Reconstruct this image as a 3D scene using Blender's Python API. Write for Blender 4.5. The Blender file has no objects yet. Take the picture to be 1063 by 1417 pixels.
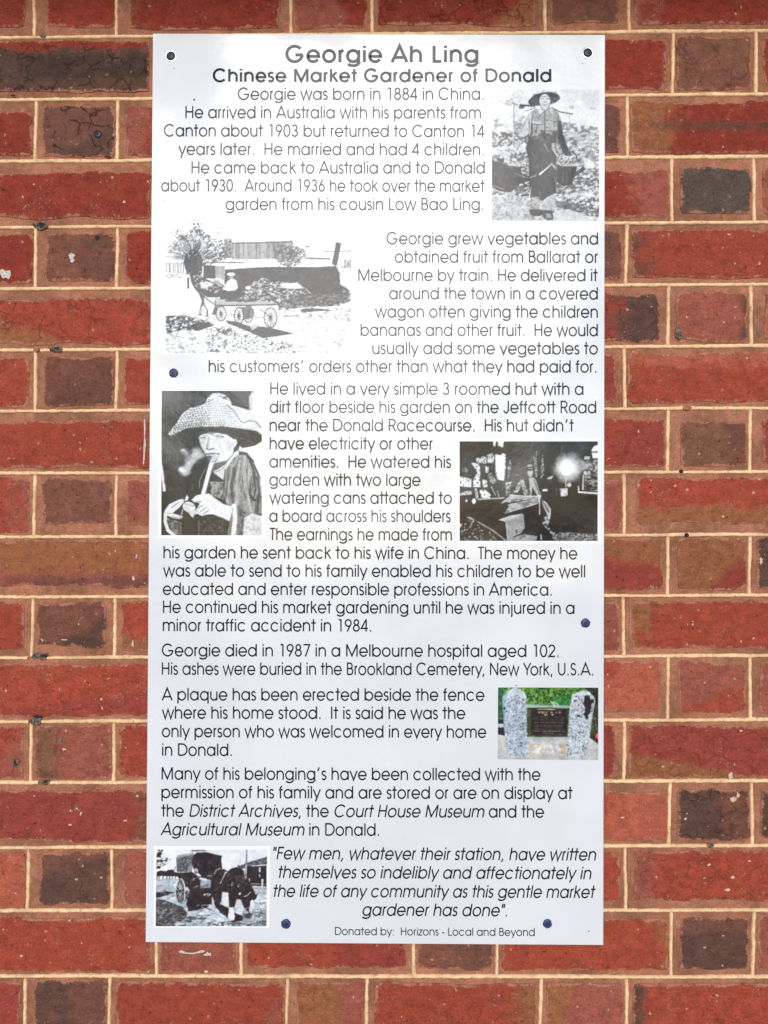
import bpy, math, random
import numpy as np
from math import radians as R_, sin, cos, pi

S = bpy.context.scene
COL = S.collection

# ------------------------------------------------------------------ camera
F_PX = 1023.0                      # focal length in photograph pixels (1063 x 1417)
CAM = np.array([0.0, -1.027, 0.0])
rx, ry, rz = -0.00992, 0.00481, -0.00284
Xm = np.array([[1, 0, 0], [0, cos(rx), -sin(rx)], [0, sin(rx), cos(rx)]])
Ym = np.array([[cos(ry), 0, sin(ry)], [0, 1, 0], [-sin(ry), 0, cos(ry)]])
Zm = np.array([[cos(rz), -sin(rz), 0], [sin(rz), cos(rz), 0], [0, 0, 1]])
RM = Zm @ Ym @ Xm
from mathutils import Matrix, Vector
cd = bpy.data.cameras.new('camera')
co = bpy.data.objects.new('camera', cd)
COL.objects.link(co)
cd.sensor_fit = 'VERTICAL'
cd.sensor_height = 24.0
cd.lens = F_PX / 1417 * 24.0
cd.clip_start = 0.01
cd.clip_end = 500
right, fwd, up = RM[0], RM[1], RM[2]
co.matrix_world = Matrix(((right[0], up[0], -fwd[0], CAM[0]), (right[1], up[1], -fwd[1], CAM[1]),
                          (right[2], up[2], -fwd[2], CAM[2]), (0, 0, 0, 1)))
S.camera = co

# ------------------------------------------------------------------ light
SUN_EL, SUN_AZ = R_(21.2), R_(2.5)     # low, broad, veiled sun in front of the wall
w = bpy.data.worlds.new('World')
S.world = w
w.use_nodes = True
nt = w.node_tree
bg = nt.nodes['Background']
sky = nt.nodes.new('ShaderNodeTexSky')
sky.sky_type = 'NISHITA'
sky.sun_disc = False
sky.sun_elevation = SUN_EL
sky.sun_rotation = pi + SUN_AZ
sky.air_density = 1.0
sky.dust_density = 0.25
sky.ozone_density = 1.0
nt.links.new(sky.outputs[0], bg.inputs[0])
bg.inputs[1].default_value = 0.085
sl = bpy.data.lights.new('sun', 'SUN')
sl.energy = 1.1
sl.angle = R_(34)
sl.color = (1.0, 0.955, 0.90)
so = bpy.data.objects.new('sun', sl)
COL.objects.link(so)
sd = Vector((-sin(SUN_AZ) * cos(SUN_EL), -cos(SUN_AZ) * cos(SUN_EL), sin(SUN_EL)))   # towards the sun
so.rotation_euler = sd.to_track_quat('Z', 'Y').to_euler()
S.view_settings.view_transform = 'Standard'
S.view_settings.look = 'None'
S.view_settings.exposure = 0.88
S.view_settings.gamma = 1.0


# ------------------------------------------------------------------ helpers
def at(px, py, y=0.0):
    """where the sight line through photograph pixel (px, py) meets the plane Y = y"""
    d = RM.T @ np.array([(px - 531.5) / F_PX, 1.0, (708.5 - py) / F_PX])
    t = (y - CAM[1]) / d[1]
    p = CAM + d * t
    return float(p[0]), float(p[2])


def tag(o, label=None, cat=None, kind=None, group=None):
    if label: o['label'] = label
    if cat: o['category'] = cat
    if kind: o['kind'] = kind
    if group: o['group'] = group
    return o


def link(o, parent=None):
    COL.objects.link(o)
    if parent is not None:
        o.parent = parent
    return o


def mesh_obj(name, verts, faces, mat, parent=None, smooth=False, loc=None):
    me = bpy.data.meshes.new(name)
    me.from_pydata([tuple(v) for v in verts], [], [tuple(f) for f in faces])
    me.validate()
    me.materials.append(mat)
    if smooth:
        me.polygons.foreach_set('use_smooth', [True] * len(me.polygons))
    o = bpy.data.objects.new(name, me)
    if loc: o.location = loc
    return link(o, parent)


def sl2(c):
    c = np.asarray(c, float)
    return np.where(c <= 0.04045, c / 12.92, ((c + 0.055) / 1.055) ** 2.4)


class NT:
    def __init__(self, name):
        self.m = bpy.data.materials.new(name)
        self.m.use_nodes = True
        self.t = self.m.node_tree
        self.b = self.t.nodes['Principled BSDF']

    def n(self, typ, **kw):
        nd = self.t.nodes.new(typ)
        for k, v in kw.items():
            setattr(nd, k, v)
        return nd

    def put(self, sock, v):
        if isinstance(v, bpy.types.NodeSocket):
            self.t.links.new(v, sock)
        elif isinstance(v, (tuple, list)) and len(v) == 3 and sock.type == 'RGBA':
            sock.default_value = (*v, 1)
        else:
            sock.default_value = v

    def math(self, op, a, b=0.0, c=None, clamp=False):
        nd = self.n('ShaderNodeMath', operation=op)
        nd.use_clamp = clamp
        self.put(nd.inputs[0], a); self.put(nd.inputs[1], b)
        if c is not None: self.put(nd.inputs[2], c)
        return nd.outputs[0]

    def mix(self, f, a, b, mode='MIX'):
        nd = self.n('ShaderNodeMix', data_type='RGBA', blend_type=mode)
        self.put(nd.inputs[0], f); self.put(nd.inputs[6], a); self.put(nd.inputs[7], b)
        return nd.outputs[2]

    def ramp(self, v, lo, hi, a=0.0, b=1.0):
        nd = self.n('ShaderNodeMapRange', interpolation_type='SMOOTHSTEP')
        self.put(nd.inputs[0], v); self.put(nd.inputs[1], lo); self.put(nd.inputs[2], hi)
        self.put(nd.inputs[3], a); self.put(nd.inputs[4], b)
        return nd.outputs[0]

    def noise(self, vec, scale, detail=4, rough=0.55, dist=0.0):
        nd = self.n('ShaderNodeTexNoise')
        self.put(nd.inputs['Vector'], vec)
        nd.inputs['Scale'].default_value = scale
        nd.inputs['Detail'].default_value = detail
        nd.inputs['Roughness'].default_value = rough
        nd.inputs['Distortion'].default_value = dist
        return nd.outputs['Fac']

    def pos(self):
        return self.n('ShaderNodeNewGeometry').outputs['Position']

    def scaled(self, vec, s):
        nd = self.n('ShaderNodeVectorMath', operation='MULTIPLY')
        self.put(nd.inputs[0], vec); nd.inputs[1].default_value = s
        return nd.outputs[0]

    def attr(self, name, typ='OBJECT', out='Color'):
        nd = self.n('ShaderNodeAttribute', attribute_type=typ, attribute_name=name)
        return nd.outputs[out]

    def bump(self, h, strength, dist, prev=None):
        nd = self.n('ShaderNodeBump')
        nd.inputs['Strength'].default_value = strength
        nd.inputs['Distance'].default_value = dist
        self.put(nd.inputs['Height'], h)
        if prev is not None: self.put(nd.inputs['Normal'], prev)
        return nd.outputs[0]


# ------------------------------------------------------------------ materials
SMEAR = (0.44, 0.180, 0.105)       # the pinkish brown stopping mortar
SMEAR2 = (0.27, 0.112, 0.062)


def mat_brick():
    k = NT('fired_brick')
    pos = k.pos()
    gen = k.n('ShaderNodeTexCoord').outputs['Generated']
    c1, c2, c3 = k.attr('c1'), k.attr('c2'), k.attr('c3')
    g = k.n('ShaderNodeSeparateXYZ'); k.put(g.inputs[0], gen)
    gx = k.math('SUBTRACT', g.outputs[0], 0.5); gz = k.math('SUBTRACT', g.outputs[2], 0.5)
    dv = k.n('ShaderNodeSeparateXYZ'); k.put(dv.inputs[0], k.attr('dir', out='Vector'))
    nz = k.math('SUBTRACT', k.noise(pos, 28, 4, .6), 0.5)
    nz2 = k.math('SUBTRACT', k.noise(pos, 120, 3, .6), 0.5)
    wob = k.math('ADD', k.math('MULTIPLY', nz, 0.55), k.math('MULTIPLY', nz2, 0.14))
    t = k.math('ADD', k.math('MULTIPLY', gx, dv.outputs[0]), k.math('MULTIPLY', gz, dv.outputs[1]))
    t = k.math('ADD', k.math('SUBTRACT', t, dv.outputs[2]), wob)
    f2 = k.ramp(t, -0.09, 0.09)
    col = k.mix(f2, c1, c2)
    bv = k.n('ShaderNodeSeparateXYZ'); k.put(bv.inputs[0], k.attr('band', out='Vector'))
    bd = k.math('ABSOLUTE', k.math('ADD', k.math('SUBTRACT', gz, bv.outputs[0]), k.math('MULTIPLY', wob, 0.35)))
    xg = k.ramp(gx, -0.42, -0.1, 0.25, 1.0)
    fb = k.math('MULTIPLY', k.ramp(k.math('SUBTRACT', bd, bv.outputs[1]), -0.07, 0.07, 1.0, 0.0), bv.outputs[2])
    fb = k.math('MULTIPLY', fb, xg)
    col = k.mix(fb, col, c3)
    # mottling of the fired clay
    m1 = k.ramp(k.noise(pos, 60, 6, .65), 0.25, 0.75, 0.80, 1.20)
    m2 = k.math('MULTIPLY', k.ramp(k.noise(pos, 420, 3, .6), 0.3, 0.7, 0.80, 1.18), k.ramp(k.noise(k.scaled(pos, (.35, 1, 1.5)), 210, 5, .7), 0.3, 0.7, 0.88, 1.12))
    mm = k.math('MULTIPLY', m1, m2)
    cmb = k.n('ShaderNodeCombineColor')
    for i in range(3): k.put(cmb.inputs[i], mm)
    col = k.mix(1.0, col, cmb.outputs[0], 'MULTIPLY')
    # warm/ochre clouds
    col = k.mix(k.ramp(k.noise(pos, 17, 3, .5), 0.55, 0.78, 0, .35), col, (0.30, 0.085, 0.03))
    # rubbed, mortar-stained rim and scattered smears
    edge = k.attr('edge', 'GEOMETRY', 'Fac')
    sm = k.math('ADD', k.math('MULTIPLY', k.math('SUBTRACT', 1.0, edge), 0.30), k.math('ADD', k.math('MULTIPLY', k.noise(pos, 48, 3, .6), .5), k.math('MULTIPLY', k.noise(pos, 330, 4, .75), .5)))
    fs = k.ramp(sm, 0.70, 0.80, 0, .85)
    fs2 = k.ramp(k.noise(k.scaled(pos, (1, 1, 1.6)), 75, 7, .72, .6), 0.655, 0.75, 0, .45)
    fs = k.math('MAXIMUM', fs, fs2)
    col = k.mix(fs, col, (0.47, 0.195, 0.118))
    # lime flecks
    v = k.n('ShaderNodeTexVoronoi'); k.put(v.inputs['Vector'], k.scaled(pos, (1, 1, 1))); v.inputs['Scale'].default_value = 120
    vv = k.n('ShaderNodeSeparateColor'); k.put(vv.inputs[0], v.outputs['Color'])
    sz = k.ramp(vv.outputs[0], 0.80, 1.0, 0.0, 0.22)
    dd = k.math('ADD', v.outputs['Distance'], k.math('MULTIPLY', k.math('SUBTRACT', k.noise(pos, 420, 3, .7), .5), 1.3))
    fl = k.ramp(k.math('SUBTRACT', sz, dd), -0.01, 0.05)
    lime = k.math('MULTIPLY', fl, k.attr('fleck', out='Fac'))
    # wriggly lime strings
    rn = k.math('ABSOLUTE', k.math('SUBTRACT', k.noise(pos, 85, 3, .6, 1.5), 0.5))
    st = k.math('MULTIPLY', k.ramp(rn, 0.005, 0.017, 1, 0), k.ramp(k.noise(pos, 22, 3, .5), 0.555, 0.64))
    st = k.math('MULTIPLY', st, k.ramp(k.noise(pos, 300, 2, .5), 0.42, 0.58))
    lime = k.math('MAXIMUM', lime, k.math('MULTIPLY', st, k.math('MULTIPLY', k.attr('fleck', out='Fac'), 0.85)), clamp=True)
    col = k.mix(lime, col, (0.70, 0.42, 0.28))
    # pits and cracks
    pit = k.ramp(k.noise(pos, 240, 4, .65), 0.275, 0.345, 1, 0)
    cr = k.n('ShaderNodeTexVoronoi', feature='DISTANCE_TO_EDGE')
    wv = k.n('ShaderNodeTexNoise'); k.put(wv.inputs['Vector'], pos); wv.inputs['Scale'].default_value = 45
    wv.inputs['Detail'].default_value = 5
    wa = k.n('ShaderNodeVectorMath', operation='MULTIPLY_ADD')
    k.put(wa.inputs[0], wv.outputs['Color']); wa.inputs[1].default_value = (.03, .03, .03); k.put(wa.inputs[2], pos)
    k.put(cr.inputs['Vector'], wa.outputs[0]); cr.inputs['Scale'].default_value = 38
    ck = k.math('MULTIPLY', k.ramp(cr.outputs['Distance'], 0.012, 0.045, 1, 0), k.attr('crack', out='Fac'))
    ck = k.math('MULTIPLY', ck, k.ramp(k.noise(pos, 33, 2, .5), 0.46, 0.56))
    dk = k.math('MAXIMUM', k.math('MULTIPLY', pit, .7), ck)
    col = k.mix(dk, col, (0.02, 0.011, 0.009))
    k.put(k.b.inputs['Base Color'], col)
    k.put(k.b.inputs['Roughness'], k.ramp(k.noise(pos, 90, 4, .6), 0.3, 0.7, 0.6, 0.8))
    k.b.inputs['Specular IOR Level'].default_value = 0.16
    h = k.math('ADD', k.math('MULTIPLY', k.noise(pos, 55, 6, .62), 1.0), k.math('MULTIPLY', k.noise(pos, 500, 4, .6), 0.30))
    h = k.math('SUBTRACT', h, k.math('MULTIPLY', dk, 0.6))
    h = k.math('ADD', h, k.math('MULTIPLY', k.math('MAXIMUM', fs, lime), 0.22))
    k.put(k.b.inputs['Normal'], k.bump(h, 0.95, 0.003))
    return k.m


def mat_mortar():
    k = NT('stopping_mortar')
    pos = k.pos()
    f = k.ramp(k.noise(pos, 13, 5, .6), 0.34, 0.66)
    col = k.mix(f, SMEAR, SMEAR2)
    col = k.mix(k.ramp(k.noise(pos, 60, 5, .7), 0.5, 0.75, 0, .55), col, (0.52, 0.25, 0.17))
    g = k.math('MULTIPLY', k.ramp(k.noise(pos, 620, 3, .75), 0.3, 0.7, 0.62, 1.34), k.ramp(k.noise(pos, 110, 5, .7), 0.3, 0.7, 0.82, 1.18))
    cmb = k.n('ShaderNodeCombineColor')
    for i in range(3): k.put(cmb.inputs[i], g)
    col = k.mix(1.0, col, cmb.outputs[0], 'MULTIPLY')
    pit = k.ramp(k.noise(pos, 330, 3, .6), 0.28, 0.35, .85, 0)
    col = k.mix(pit, col, (0.05, 0.028, 0.02))
    k.put(k.b.inputs['Base Color'], col)
    k.b.inputs['Roughness'].default_value = 0.85
    k.b.inputs['Specular IOR Level'].default_value = 0.12
    h = k.math('ADD', k.noise(pos, 90, 6, .7), k.math('MULTIPLY', k.noise(pos, 700, 3, .7), 0.35))
    k.put(k.b.inputs['Normal'], k.bump(h, 0.9, 0.0022))
    return k.m


def mat_pointing():
    k = NT('cream_pointing')
    pos = k.pos()
    f = k.ramp(k.noise(pos, 70, 5, .6), 0.35, 0.7)
    col = k.mix(f, (0.93, 0.64, 0.355), (0.80, 0.49, 0.25))
    col = k.mix(k.ramp(k.noise(pos, 260, 3, .6), 0.56, 0.72, 0, .75), col, (0.42, 0.22, 0.115))
    col = k.mix(k.ramp(k.noise(pos, 19, 3, .6), 0.5, 0.72, 0, .6), col, (0.50, 0.27, 0.14))
    k.put(k.b.inputs['Base Color'], col)
    k.b.inputs['Roughness'].default_value = 0.8
    k.put(k.b.inputs['Normal'], k.bump(k.noise(pos, 500, 4, .7), 0.6, 0.001))
    return k.m


DENTS = [(205, 50, .0095, .09), (813, 60, .004, .06), (225, 516, .0022, .03), (812, 862, .0005, .015)]


def laminate(k):
    """the same clear film lies over the bare sheet, the lettering and the printed photographs"""
    pos = k.pos()
    # the sheet is drawn in towards the wall round each screw, and is never quite flat
    hc = None
    for x, y, dep, wid in DENTS:
        X, Z = at(x, y, -.007)
        dn = k.n('ShaderNodeVectorMath', operation='DISTANCE')
        k.put(dn.inputs[0], pos); dn.inputs[1].default_value = (X, -.007, Z)
        q = k.math('DIVIDE', dn.outputs['Value'], wid)
        g_ = k.math('MULTIPLY', k.math('EXPONENT', k.math('MULTIPLY', k.math('MULTIPLY', q, q), -1.0)), -dep)
        hc = g_ if hc is None else k.math('ADD', hc, g_)
    big = k.math('ADD', hc, k.math('MULTIPLY', k.noise(pos, 4, 2, .5), 0.014))
    nb0 = k.bump(big, 1.0, 1.0)
    h = k.math('ADD', k.noise(pos, 60, 3, .5), k.math('MULTIPLY', k.noise(pos, 420, 2, .5), 0.09))
    nb = k.bump(h, 0.22, 0.0011, nb0)
    b = k.b.inputs
    b['Coat Weight'].default_value = 1.0
    b['Coat Roughness'].default_value = 0.16
    b['Coat IOR'].default_value = 1.39
    k.put(b['Coat Normal'], nb)
    b['Specular IOR Level'].default_value = 0.0
    return nb


def mat_sheet():
    k = NT('silver_sheet')
    pos = k.pos()
    nb = laminate(k)
    k.put(k.b.inputs['Base Color'], k.mix(k.ramp(k.noise(pos, 5, 3, .5), .35, .65), (0.71, 0.71, 0.722), (0.755, 0.753, 0.76)))
    k.b.inputs['Metallic'].default_value = 0.06
    k.b.inputs['Roughness'].default_value = 0.25
    k.put(k.b.inputs['Normal'], nb)
    return k.m


def mat_print(name, colour=None, attr=None):
    k = NT(name)
    laminate(k)
    k.put(k.b.inputs['Base Color'], k.attr(attr, 'GEOMETRY', 'Color') if attr else colour)
    k.b.inputs['Roughness'].default_value = 0.6
    return k.m


def mat_simple(name, colour, rough=0.5, metal=0.0, spec=0.5, nscale=None, namp=0.2, bump=None):
    k = NT(name)
    pos = k.pos()
    if nscale:
        f = k.ramp(k.noise(pos, nscale, 4, .6), .3, .7)
        lo = tuple(c * (1 - namp) for c in colour); hi = tuple(min(1, c * (1 + namp)) for c in colour)
        k.put(k.b.inputs['Base Color'], k.mix(f, lo, hi))
        if bump: k.put(k.b.inputs['Normal'], k.bump(k.noise(pos, nscale, 5, .65), .7, bump))
    else:
        k.b.inputs['Base Color'].default_value = (*colour, 1)
    k.b.inputs['Roughness'].default_value = rough
    k.b.inputs['Metallic'].default_value = metal
    k.b.inputs['Specular IOR Level'].default_value = spec
    return k.m


M_BRICK, M_MORTAR, M_POINT = mat_brick(), mat_mortar(), mat_pointing()
M_SHEET = mat_sheet()
M_INK = mat_print('black_ink', (0.012, 0.011, 0.014))
M_WHITE = mat_print('white_ink', (0.88, 0.88, 0.89))
M_PHOTO = mat_print('printed_photo_ink', attr='tone')
M_NAVY = mat_simple('navy_screw_paint', (0.030, 0.040, 0.13), 0.42, 0.0, 0.5, 700, .5, 0.0004)
M_NAVY_D = mat_simple('navy_screw_recess', (0.008, 0.012, 0.05), 0.6)
M_STEEL = mat_simple('dark_screw_steel', (0.03, 0.035, 0.05), 0.4, 0.6)
M_BURR = mat_simple('bare_metal_burr', (0.85, 0.85, 0.86), 0.3, 1.0)
M_HOLE = mat_simple('dark_hole', (0.02, 0.012, 0.01), 0.9)
M_PAINT = mat_simple('white_paint_smear', (0.56, 0.48, 0.43), 0.7, 0, .3, 500, .35, .0006)
M_LIME = mat_simple('lime_fleck', (0.62, 0.42, 0.30), 0.8, 0, .3, 500, .3, .0006)
M_CHIP = mat_simple('broken_mortar', (0.16, 0.11, 0.08), 0.9, 0, .2, 420, .8, .002)
M_GROUND = mat_simple('concrete_path', (0.66, 0.66, 0.68), 0.85, 0, .3, 30, .15, .002)

# ------------------------------------------------------------------ ground in front of the wall
GZ = -1.35
gv = [(-30, -60, GZ), (30, -60, GZ), (30, 0.35, GZ), (-30, 0.35, GZ)]
tag(mesh_obj('pavement', gv, [(0, 1, 2, 3)], M_GROUND), 'pale concrete path running along the foot of the brick wall', kind='structure')

# ------------------------------------------------------------------ an unseen board added over the wall to shade its top
M_SHADE_BOARD = mat_simple('shade_board_timber', (0.085, 0.055, 0.04), 0.7, 0, .3, 40, .3)
ev = []
for y in (-0.19, 0.30):
    for x in (-3, 3):
        for z in (0.79, 0.82): ev.append((x, y, z))
ef = [(0, 1, 3, 2), (4, 6, 7, 5), (0, 2, 6, 4), (1, 5, 7, 3), (0, 4, 5, 1), (2, 3, 7, 6)]
tag(mesh_obj('shade_board', ev, ef, M_SHADE_BOARD), 'unseen dark timber board added above the brick wall to shade its top', kind='structure')

# ------------------------------------------------------------------ the wall
wall = link(bpy.data.objects.new('brick_wall', None))
wall.location = (0, 0, GZ)
tag(wall, 'old red brick wall with thin cream tuck pointing behind the silver sign', 'wall')
WZ = GZ                                  # children are laid out relative to the wall's foot


def W(px, py):
    x, z = at(px, py, 0.0)
    return x, z - WZ


xl, zt = -1.6, 0.79
xr = 1.6
zb = -1.35
bed = [(xl, 0, 0), (xr, 0, 0), (xr, 0, zt - WZ), (xl, 0, zt - WZ),
       (xl, .23, 0), (xr, .23, 0), (xr, .23, zt - WZ), (xl, .23, zt - WZ)]
o = mesh_obj('mortar_bed', bed, [(0, 1, 2, 3), (5, 4, 7, 6), (4, 0, 3, 7), (1, 5, 6, 2), (3, 2, 6, 7), (4, 5, 1, 0)], M_MORTAR, wall)

# bed joints: photograph y at x = 100 and at x = 950
BED = [(51.8, 44.2), (138.2, 131.8), (223.5, 218.2), (314.3, 308.6), (399.6, 394.3), (484.4, 479.6), (568.4, 565.2),
       (654.7, 653.2), (742.8, 740.1), (825.7, 823.7), (909.7, 907.4), (997.9, 996.1), (1082.5, 1080.4), (1171.9, 1169.8),
       (1259.3, 1258.6), (1349.8, 1350.9)]
BED = [(-210, -218), (-122.5, -130), (-35.0, -42.5)] + BED + [(1438, 1439.5), (1525, 1526.5), (1612, 1614)]
R0 = -2                                  # row index of BED[0] .. BED[1]


def bed_y(i, x):                         # i = index into BED
    a, b = BED[i]
    return a + (b - a) * (x - 100) / 850.0


# perpends per course: photograph x at mid height (the pattern is Flemish bond)
PX = {
    -2: [-193, 48, 163, 403, 515, 754, 871, 1111, 1226],
    -1: [-138, -22, 218, 333, 573, 690, 932, 1047, 1285],
    0: [-193, 47.7, 161.9, 402.6, 514.5, 753.6, 870.2, 1110, 1225],
    1: [-138, -24, 217, 333, 573, 689, 931.2, 1045.8, 1284],
    2: [-191, 50.1, 162.9, 403, 514, 752, 868, 1108, 1222],
    3: [-137, -24, 217, 333, 573, 689, 929.2, 1043, 1282],
    4: [-191, 49.8, 162.5, 402, 513, 751, 866.3, 1106, 1221],
    5: [-138, -24, 217, 333, 572, 688, 924.2, 1038.8, 1279],
    6: [-192, 49.6, 161.9, 402, 513, 750, 864.3, 1104, 1219],
    7: [-138, -24, 217, 333, 572, 688, 923.7, 1037.4, 1278],
    8: [-192, 48.1, 161.3, 401, 512, 749, 863.5, 1103, 1218],
    9: [-139, -24, 217, 333, 572, 688, 923.7, 1036.7, 1278],
    10: [-194, 45.9, 159.4, 400, 511, 749, 862.6, 1103, 1218],
    11: [-140, -25, 217, 333, 572, 688, 924.1, 1037.8, 1278],
    12: [-197, 43.5, 158.2, 399, 510, 748, 863.8, 1104, 1219],
    13: [-140, -25, 217, 333, 572, 688, 925.9, 1040.2, 1280],
    14: [-201, 39.3, 155.4, 398, 509, 748, 865.2, 1106, 1221],
    15: [-141, -25, 216.8, 333.9, 571.9, 688.2, 928.5, 1042, 1282],
    16: [-206, 35.3, 152, 397.3, 507.3, 747.9, 866.7, 1108, 1223],
    17: [-142, -26, 216, 334, 572, 689, 929, 1043, 1283],
    18: [-206, 35, 152, 397, 508, 748, 867, 1108, 1223],
}
C = {'R': (.325, .056, .030), 'r': (.245, .035, .019), 'T': (.40, .098, .055), 'B': (.155, .060, .039), 'P': (.19, .070, .045),  # r: darker red, with the upper wall's light falloff put into the colour
     'C': (.090, .061, .047), 'O': (.29, .10, .042), 'D': (.105, .050, .036), 'M': (.285, .050, .033), 'K': (.30, .082, .052),
     'G': (.20, .085, .045), 'N': (.045, .028, .021)}
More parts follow.
